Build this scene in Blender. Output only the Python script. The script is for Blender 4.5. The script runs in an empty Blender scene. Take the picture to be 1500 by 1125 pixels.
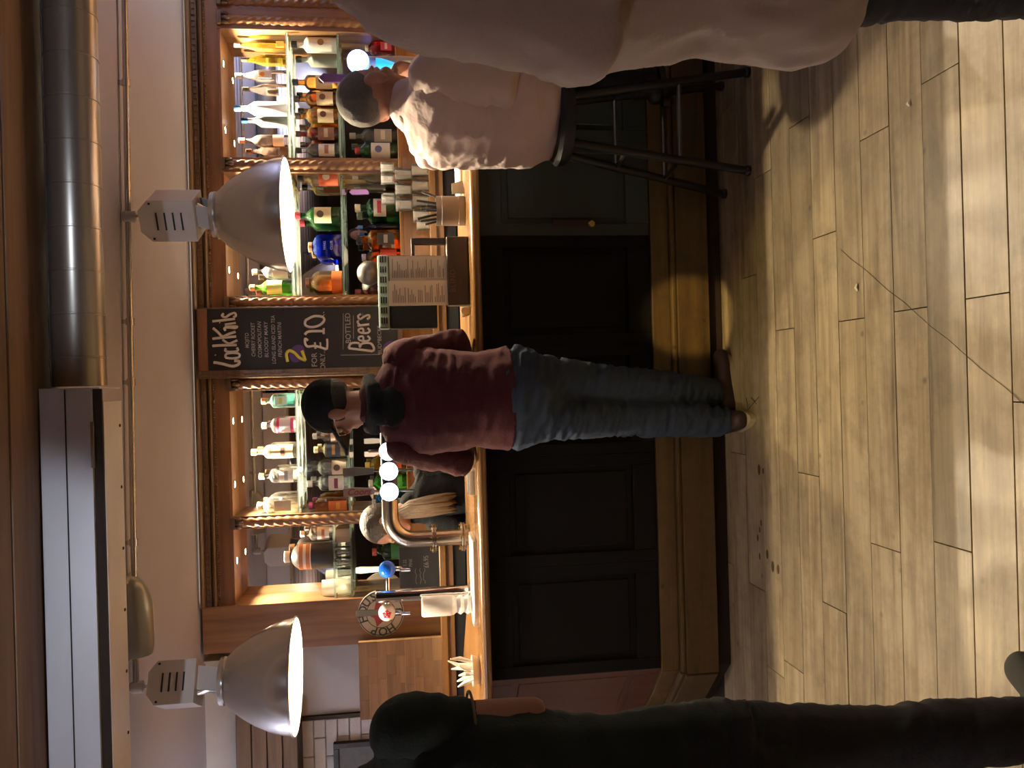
import bpy, bmesh, math, random
from mathutils import Vector, Matrix, noise
from math import sin, cos, pi, radians, sqrt
random.seed(7)
SC = bpy.context.scene
COL = SC.collection
V = Vector

# ------------------------------------------------------------------ camera
F_PX, PITCH, ROLL, CAM_H = 1213.0, radians(7.6), 0.0272, 1.385
_r0, _u0 = V((1, 0, 0)), V((0, sin(PITCH), cos(PITCH)))
_fw = V((0, cos(PITCH), -sin(PITCH)))
_up = _r0 * sin(ROLL) + _u0 * cos(ROLL)
_rt = _r0 * cos(ROLL) - _u0 * sin(ROLL)
CAM = V((0, 0, CAM_H))
cd = bpy.data.cameras.new('camera')
cd.sensor_fit = 'HORIZONTAL'; cd.sensor_width = 36.0; cd.lens = F_PX / 1500 * 36
cd.clip_start = 0.05
co = bpy.data.objects.new('camera', cd); COL.objects.link(co)
_m = Matrix((-_up, _rt, -_fw)).transposed().to_4x4()   # the phone is held on its side: image right is down
_m.translation = CAM
co.matrix_world = _m
SC.camera = co

def at(x, y, Y=None, Z=None):
    """world point seen at photograph pixel (x, y) at depth Y or height Z"""
    d = _rt * (1125 - y - 562.5) + _up * (750 - x) + _fw * F_PX
    t = Y / d.y if Y is not None else (Z - CAM_H) / d.z
    return CAM + d * t

# ------------------------------------------------------------------ world, exposure
w = bpy.data.worlds.new('world'); SC.world = w; w.use_nodes = True
w.node_tree.nodes['Background'].inputs[0].default_value = (0.02, 0.02, 0.025, 1)
w.node_tree.nodes['Background'].inputs[1].default_value = 0.3
SC.view_settings.view_transform = 'Standard'
SC.view_settings.look = 'None'
SC.view_settings.gamma = 1.0
SC.view_settings.use_curve_mapping = False
SC.view_settings.exposure = 0.0
SC.cycles.sample_clamp_indirect = 6.0
SC.cycles.max_bounces = 10
SC.cycles.transmission_bounces = 8
SC.cycles.caustics_reflective = False

LAMP_W, DOWN_W, SPOT_W, COOL_W, STRIP_W = 94, 150.0, 16, 125, 5
WARM = (1.0, 0.70, 0.36)

def light(name, kind, loc, energy, col, size=0.05, rot=None, spot=None, blend=0.5, parent=None):
    l = bpy.data.lights.new(name, kind); l.energy = energy; l.color = col
    if kind == 'AREA': l.size = size
    else: l.shadow_soft_size = size
    if spot: l.spot_size = spot; l.spot_blend = blend
    o = bpy.data.objects.new(name, l); COL.objects.link(o)
    if parent: o.parent = parent; loc = V(loc) - V(parent.location)
    o.location = loc
    if rot is not None: o.rotation_euler = rot
    return o

# ------------------------------------------------------------------ materials
MATS = {}
MATTE = ('till_black', 'till_grey', 'black_cloth', 'black_painted_panel', 'grey_green_panel', 'dark_toe_kick')
def newmat(name):
    m = bpy.data.materials.new(name); m.use_nodes = True
    return m, m.node_tree.nodes, m.node_tree.links, m.node_tree.nodes['Principled BSDF']

def plain(name, col, rough=0.5, metal=0.0, emit=None, estr=0.0, trans=0.0, ior=1.45, var=0.12, vscale=12.0, bump=0.0, bscale=60.0, sheen=0.0, stretch=(1, 1, 1)):
    if name in MATS: return MATS[name]
    m, n, l, b = newmat(name)
    b.inputs['Base Color'].default_value = (*col, 1)
    b.inputs['Roughness'].default_value = rough
    b.inputs['Metallic'].default_value = metal
    b.inputs['Transmission Weight'].default_value = trans
    b.inputs['IOR'].default_value = ior
    if name in MATTE: b.inputs['Specular IOR Level'].default_value = 0.15
    if sheen: b.inputs['Sheen Weight'].default_value = sheen
    if emit:
        b.inputs['Emission Color'].default_value = (*emit, 1)
        b.inputs['Emission Strength'].default_value = estr
    if (var or bump) and not trans and not emit:
        tc = n.new('ShaderNodeTexCoord'); mp = n.new('ShaderNodeMapping'); mp.inputs['Scale'].default_value = stretch
        l.new(tc.outputs['Object'], mp.inputs[0])
        if var:
            t = n.new('ShaderNodeTexNoise'); t.inputs['Scale'].default_value = vscale; t.inputs['Detail'].default_value = 5
            l.new(mp.outputs[0], t.inputs['Vector'])
            mx = n.new('ShaderNodeMix'); mx.data_type = 'RGBA'
            mx.inputs[6].default_value = tuple(c * (1 - var) for c in col) + (1,)
            mx.inputs[7].default_value = tuple(min(1, c * (1 + var)) for c in col) + (1,)
            l.new(t.outputs['Fac'], mx.inputs[0]); l.new(mx.outputs[2], b.inputs['Base Color'])
        if bump:
            t2 = n.new('ShaderNodeTexNoise'); t2.inputs['Scale'].default_value = bscale; t2.inputs['Detail'].default_value = 4
            l.new(mp.outputs[0], t2.inputs['Vector'])
            bp = n.new('ShaderNodeBump'); bp.inputs['Strength'].default_value = bump; bp.inputs['Distance'].default_value = 0.01
            l.new(t2.outputs['Fac'], bp.inputs['Height']); l.new(bp.outputs[0], b.inputs['Normal'])
    MATS[name] = m
    return m

def wood(name, dark, mid, lite, axis=0, rough=0.45, scale=3.0, bump=0.15, coat=0.0, knots=0.0, dirt=0.0):
    if name in MATS: return MATS[name]
    m, n, l, b = newmat(name)
    tc = n.new('ShaderNodeTexCoord'); oi = n.new('ShaderNodeObjectInfo')
    cmb = n.new('ShaderNodeCombineXYZ'); mul = n.new('ShaderNodeMath'); mul.operation = 'MULTIPLY'; mul.inputs[1].default_value = 37.0
    l.new(oi.outputs['Random'], mul.inputs[0])
    for k in range(3): l.new(mul.outputs[0], cmb.inputs[k])
    add = n.new('ShaderNodeVectorMath'); add.operation = 'ADD'
    l.new(tc.outputs['Object'], add.inputs[0]); l.new(cmb.outputs[0], add.inputs[1])
    mp = n.new('ShaderNodeMapping'); s = [scale * 9] * 3; s[axis] = scale * 0.55; mp.inputs['Scale'].default_value = s
    l.new(add.outputs[0], mp.inputs[0])
    t = n.new('ShaderNodeTexNoise'); t.inputs['Scale'].default_value = 1.0; t.inputs['Detail'].default_value = 7; t.inputs['Roughness'].default_value = 0.62; t.inputs['Distortion'].default_value = 0.6
    l.new(mp.outputs[0], t.inputs['Vector'])
    rp = n.new('ShaderNodeValToRGB')
    e = rp.color_ramp.elements; e[0].position = 0.3; e[0].color = (*dark, 1); e[1].position = 0.72; e[1].color = (*lite, 1)
    em = rp.color_ramp.elements.new(0.5); em.color = (*mid, 1)
    l.new(t.outputs['Fac'], rp.inputs[0])
    out = rp.outputs[0]
    # board to board tone from the object's random number
    hv = n.new('ShaderNodeHueSaturation'); mr = n.new('ShaderNodeMapRange'); mr.inputs[3].default_value = 0.78; mr.inputs[4].default_value = 1.18
    l.new(oi.outputs['Random'], mr.inputs[0]); l.new(mr.outputs[0], hv.inputs['Value']); l.new(out, hv.inputs['Color']); out = hv.outputs[0]
    if dirt:
        t3 = n.new('ShaderNodeTexNoise'); t3.inputs['Scale'].default_value = 9.0; t3.inputs['Detail'].default_value = 12; t3.inputs['Roughness'].default_value = 0.7
        l.new(add.outputs[0], t3.inputs['Vector'])
        r3 = n.new('ShaderNodeValToRGB'); r3.color_ramp.elements[0].position = 0.36; r3.color_ramp.elements[1].position = 0.56
        r3.color_ramp.elements[0].color = (1 - dirt, 1 - dirt, 1 - dirt, 1); r3.color_ramp.elements[1].color = (1, 1, 1, 1)
        l.new(t3.outputs['Fac'], r3.inputs[0])
        mm = n.new('ShaderNodeMix'); mm.data_type = 'RGBA'; mm.blend_type = 'MULTIPLY'; mm.inputs[0].default_value = 1
        l.new(out, mm.inputs[6]); l.new(r3.outputs[0], mm.inputs[7]); out = mm.outputs[2]
    if knots:
        vo = n.new('ShaderNodeTexVoronoi'); vo.inputs['Scale'].default_value = 7.0
        l.new(add.outputs[0], vo.inputs['Vector'])
        r4 = n.new('ShaderNodeValToRGB'); r4.color_ramp.elements[0].position = 0.03; r4.color_ramp.elements[1].position = 0.09
        r4.color_ramp.elements[0].color = (1 - knots,) * 3 + (1,); r4.color_ramp.elements[1].color = (1, 1, 1, 1)
        l.new(vo.outputs['Distance'], r4.inputs[0])
        m2 = n.new('ShaderNodeMix'); m2.data_type = 'RGBA'; m2.blend_type = 'MULTIPLY'; m2.inputs[0].default_value = 1
        l.new(out, m2.inputs[6]); l.new(r4.outputs[0], m2.inputs[7]); out = m2.outputs[2]
    l.new(out, b.inputs['Base Color'])
    b.inputs['Roughness'].default_value = rough
    if coat: b.inputs['Coat Weight'].default_value = coat; b.inputs['Coat Roughness'].default_value = 0.15
    bp = n.new('ShaderNodeBump'); bp.inputs['Strength'].default_value = bump; bp.inputs['Distance'].default_value = 0.004
    l.new(t.outputs['Fac'], bp.inputs['Height']); l.new(bp.outputs[0], b.inputs['Normal'])
    MATS[name] = m
    return m

def glass(name, col, rough=0.04, ior=1.45, body=0.16):
    """thin walled tinted glass: see-through, a little scattering, fresnel gloss"""
    if name in MATS: return MATS[name]
    m, n, l, b = newmat(name); n.remove(b); out = n['Material Output']
    tr = n.new('ShaderNodeBsdfTransparent'); tr.inputs[0].default_value = (*col, 1)
    tl_ = n.new('ShaderNodeBsdfTranslucent'); tl_.inputs[0].default_value = (*col, 1)
    df = n.new('ShaderNodeBsdfDiffuse'); df.inputs[0].default_value = (*col, 1)
    sc_ = n.new('ShaderNodeMixShader'); sc_.inputs[0].default_value = .45; l.new(tl_.outputs[0], sc_.inputs[1]); l.new(df.outputs[0], sc_.inputs[2])
    m1 = n.new('ShaderNodeMixShader'); m1.inputs[0].default_value = body; l.new(tr.outputs[0], m1.inputs[1]); l.new(sc_.outputs[0], m1.inputs[2])
    gl_ = n.new('ShaderNodeBsdfGlossy'); gl_.inputs['Roughness'].default_value = rough
    fr_ = n.new('ShaderNodeFresnel'); fr_.inputs[0].default_value = ior
    m2 = n.new('ShaderNodeMixShader'); l.new(fr_.outputs[0], m2.inputs[0]); l.new(m1.outputs[0], m2.inputs[1]); l.new(gl_.outputs[0], m2.inputs[2])
    l.new(m2.outputs[0], out.inputs[0]); MATS[name] = m
    return m
def glow(name, col, strength, base=(0.8, 0.8, 0.8)):
    return plain(name, base, emit=col, estr=strength, var=0)

M_floor = wood('worn_floor_wood', (.20, .148, .085), (.36, .278, .165), (.48, .385, .245), 0, 0.42, 3.0, 0.3, dirt=0.30, knots=0.5)
M_gap = plain('floor_gap', (.03, .022, .015), 0.9)
M_ceilwood = wood('ceiling_board_wood', (.10, .055, .03), (.17, .10, .055), (.23, .14, .08), 0, 0.6, 2.0, 0.2)
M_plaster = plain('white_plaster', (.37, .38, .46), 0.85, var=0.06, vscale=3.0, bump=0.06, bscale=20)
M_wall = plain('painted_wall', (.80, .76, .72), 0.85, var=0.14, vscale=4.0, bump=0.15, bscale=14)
M_brickp = plain('white_painted_brick', (.78, .76, .72), 0.8, var=0.08, vscale=25, bump=0.3, bscale=50)
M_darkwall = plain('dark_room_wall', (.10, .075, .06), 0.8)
M_bb = wood('back_bar_wood_upright', (.13, .058, .022), (.22, .105, .042), (.30, .155, .065), 2, 0.38, 2.4, 0.12, coat=0.25)
M_bbx = wood('back_bar_wood_level', (.13, .058, .022), (.22, .105, .042), (.30, .155, .065), 0, 0.38, 2.4, 0.12, coat=0.25)
M_carved = wood('carved_bar_wood', (.065, .038, .020), (.125, .075, .038), (.19, .12, .062), 0, 0.4, 2.4, 0.12, coat=0.2)
M_ctop = wood('varnished_counter_wood', (.17, .078, .024), (.26, .128, .042), (.35, .18, .062), 0, 0.25, 2.0, 0.1, coat=0.5)
M_blackpanel = plain('black_painted_panel', (.006, .0052, .0045), 0.6, var=0.3, vscale=5, bump=0.1, bscale=30)
M_greenpanel = plain('grey_green_panel', (.050, .060, .050), 0.6, var=0.15, vscale=4, bump=0.08, bscale=30)
M_redlit = wood('red_lit_panel', (.05, .014, .008), (.08, .022, .013), (.11, .032, .02), 2, 0.4, 2.0, 0.1)  # red light on the canted end, put into the wood colour
M_skirt = wood('skirting_pine', (.058, .033, .009), (.095, .055, .015), (.13, .076, .023), 0, 0.45, 2.2, 0.15, knots=0.7, dirt=0.3)
M_toe = plain('dark_toe_kick', (.03, .02, .014), 0.6)
M_mirror = plain('mirror_glass', (.82, .82, .80), 0.015, 1.0, var=0)
M_shelfglass = glass('shelf_glass', (.92, 1.0, .98), 0.02, 1.5, .20)
M_chrome = plain('chrome', (.78, .78, .78), 0.08, 1.0, var=0)
M_alu = plain('spun_aluminium', (.60, .58, .56), 0.24, 0.82, var=0.08, vscale=6)
M_aluin = plain('reflector_inner', (.86, .90, .86), 0.4, 0.2, var=0.05)
M_galv = plain('galvanised_sheet', (.66, .66, .70), 0.42, 0.25, var=0.14, vscale=7, stretch=(.4, 1, 1))
M_spiral = plain('spiral_duct_steel', (.40, .37, .33), 0.30, 0.75, var=0.12, vscale=6, stretch=(.3, 1, 1))
M_enamel = plain('grey_enamel', (.66, .64, .63), 0.5, var=0.08)
M_dark = plain('black_plastic', (.012, .012, .012), 0.4, var=0.1)
M_steel = plain('brushed_steel', (.42, .37, .32), 0.25, 1.0, var=0.1, vscale=30, stretch=(1, 1, .1))
M_white = plain('white_plastic', (.82, .80, .78), 0.35, var=0.04)
M_paper = plain('cream_paper', (.86, .84, .72), 0.75, var=0.04)
M_ink = plain('printed_ink', (.12, .12, .11), 0.8, var=0)
M_chalkb = plain('chalkboard_black', (.012, .012, .0135), 0.7, var=0.25, vscale=6)
M_chalk = plain('chalk_white', (.60, .60, .60), 0.9, var=0.15, vscale=80)
M_chalkg = plain('chalk_grey', (.34, .34, .34), 0.9, var=0.2, vscale=80)
M_chalky = plain('chalk_yellow', (.62, .60, .10), 0.9, var=0.12, vscale=60)
M_chalkp = plain('chalk_purple', (.09, .055, .20), 0.9, var=0.15, vscale=40)
M_brass = plain('brass', (.55, .40, .15), 0.25, 1.0, var=0)
M_skin = plain('skin', (.42, .22, .155), 0.5, var=0.08, vscale=20)
M_skin2 = plain('skin_tanned', (.34, .17, .11), 0.5, var=0.08, vscale=20)

# ------------------------------------------------------------------ mesh builder
class MB:
    def __init__(s): s.v = []; s.f = []
    def add(s, vs, fs):
        o = len(s.v); s.v += [V(p) for p in vs]; s.f += [tuple(i + o for i in f) for f in fs]; return s
    def box(s, x0, x1, y0, y1, z0, z1, M=None, b=0.0):
        if b > 0:
            bm = bmesh.new(); bmesh.ops.create_cube(bm, size=1)
            for q in bm.verts: q.co = V((x0 + (q.co.x + .5) * (x1 - x0), y0 + (q.co.y + .5) * (y1 - y0), z0 + (q.co.z + .5) * (z1 - z0)))
            bmesh.ops.bevel(bm, geom=bm.edges[:], offset=b, segments=2, affect='EDGES', profile=0.6)
            bm.verts.index_update()
            vs = [q.co.copy() for q in bm.verts]; fs = [[q.index for q in f.verts] for f in bm.faces]; bm.free()
        else:
            vs = [V((x, y, z)) for z in (z0, z1) for y in (y0, y1) for x in (x0, x1)]
            fs = [(0, 2, 3, 1), (4, 5, 7, 6), (0, 1, 5, 4), (2, 6, 7, 3), (0, 4, 6, 2), (1, 3, 7, 5)]
        if M: vs = [M @ p for p in vs]
        return s.add(vs, fs)
    def prism(s, pts, a, b, M=None):
        """polygon pts (2d) extruded from a to b along local z; M maps to world"""
        n = len(pts)
        vs = [V((p[0], p[1], a)) for p in pts] + [V((p[0], p[1], b)) for p in pts]
        fs = [tuple(range(n))[::-1], tuple(range(n, 2 * n))] + [(i, (i + 1) % n, n + (i + 1) % n, n + i) for i in range(n)]
        if M: vs = [M @ p for p in vs]
        return s.add(vs, fs)
    def lathe(s, prof, c=(0, 0, 0), seg=24, M=None, square=0.0, caps=True, ang=None):
        """prof: (r, z) list; square>0 pushes the section towards a rounded square"""
        vs = []
        n = len(prof); full = ang is None
        cnt = seg if full else seg + 1
        for r, z in prof:
            for k in range(cnt):
                t = (2 * pi * k / seg + (pi / 4 if square else 0)) if full else ang[0] + (ang[1] - ang[0]) * k / seg
                f = 1.0
                if square:
                    m = max(abs(cos(t)), abs(sin(t))); f = (1 - square) + square * (0.95 / m)
                vs.append(V((r * f * cos(t), r * f * sin(t), z)))
        fs = []
        for i in range(n - 1):
            for k in range(seg):
                k2 = (k + 1) % cnt
                if not full and k == seg: continue
                fs.append((i * cnt + k, i * cnt + k2, (i + 1) * cnt + k2, (i + 1) * cnt + k))
        if caps and full:
            fs.append(tuple(range(seg))[::-1]); fs.append(tuple((n - 1) * cnt + k for k in range(seg)))
        if M: vs = [M @ p for p in vs]
        c = V(c)
        return s.add([p + c for p in vs], fs)
    def tube(s, pts, r, seg=10, wd=None, flat=1.0):
        """swept tube along pts; r one radius or one per point; wd+flat make the section elliptical"""
        pts = [V(p) for p in pts]; n = len(pts)
        rs = r if isinstance(r, (list, tuple)) else [r] * n
        rings = []; prev = None
        for i, p in enumerate(pts):
            t = (pts[min(i + 1, n - 1)] - pts[max(i - 1, 0)]).normalized()
            if wd is not None: a = V(wd) - t * V(wd).dot(t)
            else:
                a = prev - t * prev.dot(t) if prev is not None else t.cross(V((0, 0, 1)) if abs(t.z) < .9 else V((1, 0, 0)))
            if a.length < 1e-6: a = t.orthogonal()
            a.normalize(); prev = a; b = t.cross(a)
            rings.append([p + (a * cos(2 * pi * k / seg) + b * sin(2 * pi * k / seg) * flat) * rs[i] for k in range(seg)])
        vs = [q for ring in rings for q in ring]; fs = []
        for i in range(n - 1):
            for k in range(seg):
                fs.append((i * seg + k, i * seg + (k + 1) % seg, (i + 1) * seg + (k + 1) % seg, (i + 1) * seg + k))
        fs.append(tuple(range(seg))[::-1]); fs.append(tuple((n - 1) * seg + k for k in range(seg)))
        return s.add(vs, fs)
    def ball(s, c, r, seg=16, rings=10, M=None):
        rr = V(r) if not isinstance(r, (int, float)) else V((r, r, r))
        vs = []; fs = []
        for i in range(rings + 1):
            th = pi * i / rings
            for k in range(seg):
                ph = 2 * pi * k / seg
                p = V((rr.x * sin(th) * cos(ph), rr.y * sin(th) * sin(ph), rr.z * cos(th)))
                if M: p = M @ p
                vs.append(p + V(c))
        for i in range(rings):
            for k in range(seg):
                fs.append((i * seg + k, (i + 1) * seg + k, (i + 1) * seg + (k + 1) % seg, i * seg + (k + 1) % seg))
        return s.add(vs, fs)
    def mesh(s, name, off=None):
        me = bpy.data.meshes.new(name)
        o = V(off) if off is not None else V((0, 0, 0))
        me.from_pydata([p - o for p in s.v], [], s.f)
        bm = bmesh.new(); bm.from_mesh(me)
        bmesh.ops.remove_doubles(bm, verts=bm.verts, dist=1e-6)
        bmesh.ops.recalc_face_normals(bm, faces=bm.faces); bm.to_mesh(me); bm.free()
        return me
    def build(s, name, mat, parent=None, smooth=False, origin=None):
        po = world_loc(parent) if parent else V((0, 0, 0))
        if origin is None:
            if parent: origin = po
            else:
                xs = [p.x for p in s.v]; ys = [p.y for p in s.v]; zs = [p.z for p in s.v]
                origin = V(((min(xs) + max(xs)) / 2, (min(ys) + max(ys)) / 2, min(zs)))
        origin = V(origin)
        me = s.mesh(name, origin)
        me.materials.append(mat)
        o = bpy.data.objects.new(name, me); COL.objects.link(o)
        if parent: o.parent = parent
        o.location = origin - po
        if smooth: shade(me, smooth)
        return o

def world_loc(o):
    p = V((0, 0, 0))
    while o: p += V(o.location); o = o.parent
    return p
def shade(me, ang=True):
    for p in me.polygons: p.use_smooth = True
    a = radians(40) if ang is True else ang
    bm = bmesh.new(); bm.from_mesh(me)
    for e in bm.edges:
        if len(e.link_faces) == 2 and e.calc_face_angle(0) > a: e.smooth = False
    bm.to_mesh(me); bm.free()
def tag(o, label, cat, group=None):
    o['label'] = label; o['category'] = cat
    if group: o['group'] = group
    return o
def thing(name, loc, label, cat, group=None):
    o = bpy.data.objects.new(name, None); COL.objects.link(o); o.location = loc; o.empty_display_size = 0.05
    return tag(o, label, cat, group)
def struct(o):
    o['kind'] = 'structure'; return o
FACE = Matrix(((1, 0, 0), (0, 0, -1), (0, 1, 0))).to_4x4()     # local xy -> world xz, facing the room (-Y)
def facing(loc, rz=0.0, tilt=0.0):
    return Matrix.Translation(loc) @ Matrix.Rotation(rz, 4, 'Z') @ Matrix.Rotation(-tilt, 4, 'X') @ FACE
def text(name, s, size, mat, parent, M, bold=0.0, shear=0.0, sx=1.0, align='CENTER', space=1.0, ext=0.0008):
    c = bpy.data.curves.new(name, 'FONT'); c.body = s; c.size = size; c.offset = bold; c.shear = shear
    c.align_x = align; c.align_y = 'CENTER'; c.extrude = ext; c.space_character = space; c.resolution_u = 3
    t = bpy.data.objects.new(name, c)
    me = bpy.data.meshes.new_from_object(t); bpy.data.objects.remove(t)
    me.transform(Matrix.Translation(-world_loc(parent)) @ M @ Matrix.Diagonal((sx, 1, 1, 1)))
    me.materials.clear(); me.materials.append(mat)
    o = bpy.data.objects.new(name, me); COL.objects.link(o); o.parent = parent
    return o

# ================================================================== THE ROOM
ZC = 2.48          # ceiling
# ---- floor: every plank its own piece
fl = struct(MB().box(-3.4, 3.4, -4, 5.0, -0.12, -0.012).build('floor', M_gap))
SEAM0, PW = 3.379, 0.15
joints = {0: [(1075, 663)], 1: [(1094, 406), (1107, 859)], 2: [(1119, 254)], 3: [(1146, 483), (1163, 977)], 4: [(1173, 177), (1184, 695)],
          5: [(1208, 344), (1224, 891)], 6: [(1250, 468)], 7: [(1283, 194), (1298, 803)], 8: [(1335, 453)], 9: [(1378, 107), (1398, 802)],
          10: [(1447, 433)], 11: [(1490, 589)]}
rowk = -1
for rowk in range(-1, 22):
    y1 = SEAM0 - PW * rowk; y0 = y1 - PW
    xs = sorted(at(*p, Z=0).x for p in joints.get(rowk, []))
    xs = ([-1.4 + random.random() * .5] if not xs or xs[0] > -.3 else []) + xs if rowk >= 0 else [-.8, .9]
    xs = [x for x in xs]
    e = xs[0]
    while e > -3.0: e -= random.uniform(1.1, 1.9); xs.insert(0, max(e, -3.4))
    e = xs[-1]
    while e < 3.0: e += random.uniform(1.1, 1.9); xs.append(min(e, 3.4))
    for a, b in zip(xs[:-1], xs[1:]):
        if b - a < .05: continue
        dz = random.uniform(-.0018, 0)
        MB().box(a + .0014, b - .0014, y0 + .0015, y1 - .0015, -.011, dz, b=.0012).build('plank', M_floor, fl, origin=((a + b) / 2, (y0 + y1) / 2, 0))
struct(MB().box(-3.3, 3.3, -4.0, .1, 0.0, .25, b=.01).build('floor_platform', M_ceilwood))
# marks that lie on the boards
M_scr = plain('scratch_dark', (.09, .065, .04), 0.9, var=0)
a, b = at(1232, 366, Z=0), at(1500, 592, Z=0)
sc = [a.lerp(b, t / 12) + V((0, .004 * sin(t * 2.1), .0006)) for t in range(13)]
MB().tube(sc, .0007, 5).build('scratch', M_scr, fl)
q = [at(*p, Z=.0008) for p in ((1093, 583), (1096, 600), (1104, 590), (1112, 581), (1106, 588), (1100, 582), (1108, 592))]
MB().tube(q, .0012, 5).build('pen_mark', M_scr, fl)
M_stain = plain('stain_brown', (.07, .045, .02), 0.7, var=0.2, vscale=60)
for (x, y, r) in ((1112, 688, .014), (1118, 690, .008), (1115, 766, .009), (1113, 776, .008), (1110, 788, .009), (1113, 815, .009), (1124, 812, .012), (1132, 830, .014), (1140, 834, .012)):
    p = at(x, y, Z=0)
    MB().lathe([(r * .2, .0012), (r, .0009), (r * 1.05, .0004)], p, 9, M=Matrix.Diagonal((1.5, .8, 1, 1))).build('stain', M_stain, fl)
for lab, (x, y), r in (('tiny scrap of white paper on the planks near the scratch', (1257, 421), .011), ('tiny curled white paper scrap on the bright planks below the beige cardigan', (1333, 151), .008)):
    p = at(x, y, Z=0); m = MB()
    m.tube([p + V((-r, 0, .003)), p + V((0, r * .5, .006)), p + V((r, .002, .003))], [r * .3, r * .5, r * .3], 6, flat=.4)
    tag(m.build('paper_scrap', M_white), lab, 'paper scrap')

# ---- ceiling: plaster beyond the duct, boards before it
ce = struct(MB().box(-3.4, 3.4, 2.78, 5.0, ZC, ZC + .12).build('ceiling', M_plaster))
cb = struct(MB().box(-3.4, 3.4, -4, 2.775, ZC + .03, ZC + .12).build('ceiling_boarding', M_gap))
yy = 2.775; k = 0
while yy > -3.9:
    wd = .135 if k % 2 else .15
    MB().box(-3.4, 3.4, yy - wd + .004, yy, ZC - .004 * (k % 2), ZC + .029, b=.003).build('ceiling_board', M_ceilwood, cb, origin=(0, yy, ZC))
    yy -= wd; k += 1
# ---- walls
wb = struct(MB().box(-3.4, 3.4, 4.86, 5.0, 0, ZC).build('wall_back', M_wall))
struct(MB().box(-3.4, -3.3, -4, 4.86, 0, ZC).build('wall_left', M_wall))
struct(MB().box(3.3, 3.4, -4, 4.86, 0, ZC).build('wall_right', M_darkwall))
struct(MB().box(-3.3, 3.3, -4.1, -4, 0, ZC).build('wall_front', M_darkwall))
# white painted brick left of the dark joint
xj = at(490, 1046, Y=4.86).x
bz = 1.0; r_ = 0
while bz < 2.08:
    bx_ = xj - .02 - (.11 if r_ % 2 else 0); first = True
    while bx_ > -2.75:
        wdt = .205 if not (first and r_ % 2) else .1
        if first and r_ % 2: bx_ = xj - .02
        d = random.uniform(0, .006)
        MB().box(bx_ - wdt, bx_, 4.842 - d, 4.862, bz, bz + .062, b=.004).build('brick', M_brickp, wb, origin=(bx_, 4.86, bz))
        bx_ -= wdt + .006; first = False
    bz += .067; r_ += 1
MB().box(xj - .016, xj + .004, 4.835, 4.862, .9, 2.06).build('dark_joint', plain('dark_joint', (.05, .03, .02), .8), wb)
# plaster beam and dark board cladding high on the left
pB = at(322, 962, Y=4.7)
struct(MB().box(-3.3, at(330, 962, Y=4.7).x, 4.64, 4.86, at(345, 1060, Y=4.64).z, ZC - .001).build('trim_1', plain('beam_plaster', (.55, .52, .48), .85, bump=.1, bscale=12)))
z1 = at(345, 1080, Y=4.6).z; z0 = at(436, 1080, Y=4.6).z; xr = at(390, 1038, Y=4.6).x
cl = struct(MB().box(-3.3, xr - .01, 4.62, 4.80, z0, z1).build('trim_2', M_toe))
hb = (z1 - z0) / 4
for k in range(4):
    MB().box(-3.3, xr, 4.60, 4.62, z0 + hb * k + .003, z0 + hb * (k + 1) - .003, b=.003).build('cladding_board', M_ceilwood, cl)
# small dark picture frame on the brick
pf = at(505, 1110, Y=4.83)
fr = thing('picture_frame', (pf.x - .08, 4.83, pf.z - .18), 'dark framed picture hanging on the white painted brick', 'picture frame')
xl, xr2, zt, zb_ = pf.x - .25, at(500, 1086, Y=4.83).x, at(489, 1100, Y=4.83).z, 1.2
for a in ((xl, xl + .03, zb_, zt), (xr2 - .03, xr2, zb_, zt), (xl + .03, xr2 - .03, zt - .03, zt), (xl + .03, xr2 - .03, zb_, zb_ + .03)):
    MB().box(a[0], a[1], 4.80, 4.835, a[2], a[3], b=.003).build('frame_rail', M_dark, fr)
MB().box(xl + .03, xr2 - .03, 4.815, 4.825, zb_ + .03, zt - .03).build('picture', plain('print_grey', (.10, .10, .10), .5, var=.5, vscale=25), fr)

# ---- ducts below the ceiling
du = thing('rectangular_duct', (-1.6, 2.76, 2.3), 'flat grey galvanised box duct running along the ceiling', 'duct')
MB().box(-3.3, .02, 2.675, 2.69, 2.325, 2.474, b=.002).build('front_sheet', M_galv, du)
MB().box(-3.3, .02, 2.69, 2.70, 2.3, 2.474).build('core_edge', M_toe, du)
MB().box(-3.3, -.02, 2.70, 2.865, 2.298, 2.303, b=.001).build('underside_sheet', M_galv, du)
MB().box(-3.3, -.02, 2.852, 2.860, 2.303, 2.474).build('rear_sheet', M_galv, du)
MB().box(-3.3, .02, 2.671, 2.676, 2.398, 2.401).build('seam', M_toe, du)
MB().box(.02, .024, 2.675, 2.86, 2.3, 2.474).build('end_sheet', M_galv, du)
MB().box(-.22, -.08, 2.664, 2.676, 2.318, 2.326).build('bracket', M_alu, du)
for k in range(14):
    MB().ball((-.1 - k * .2, 2.842, 2.297), (.006, .006, .003), 8, 4).build('screw', M_dark, du)
sd = thing('spiral_duct', (1.6, 2.78, 2.34), 'round spiral seam metal duct under the ceiling, dark and glossy', 'duct')
RX = Matrix.Rotation(pi / 2, 4, 'Y')
DC = V((0, 2.775, 2.392)); RD = .078
MB().lathe([(RD, .03), (RD, 3.28)], DC, 40, M=RX).build('pipe', M_spiral, sd, smooth=True)
x_ = .12
while x_ < 3.2:
    MB().lathe([(RD - .001, x_ - .004), (RD + .0025, x_ - .002), (RD + .0025, x_ + .002), (RD - .001, x_ + .004)], DC, 40, M=RX, caps=False).build('seam_rib', M_spiral, sd, smooth=True)
    x_ += .135

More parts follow.
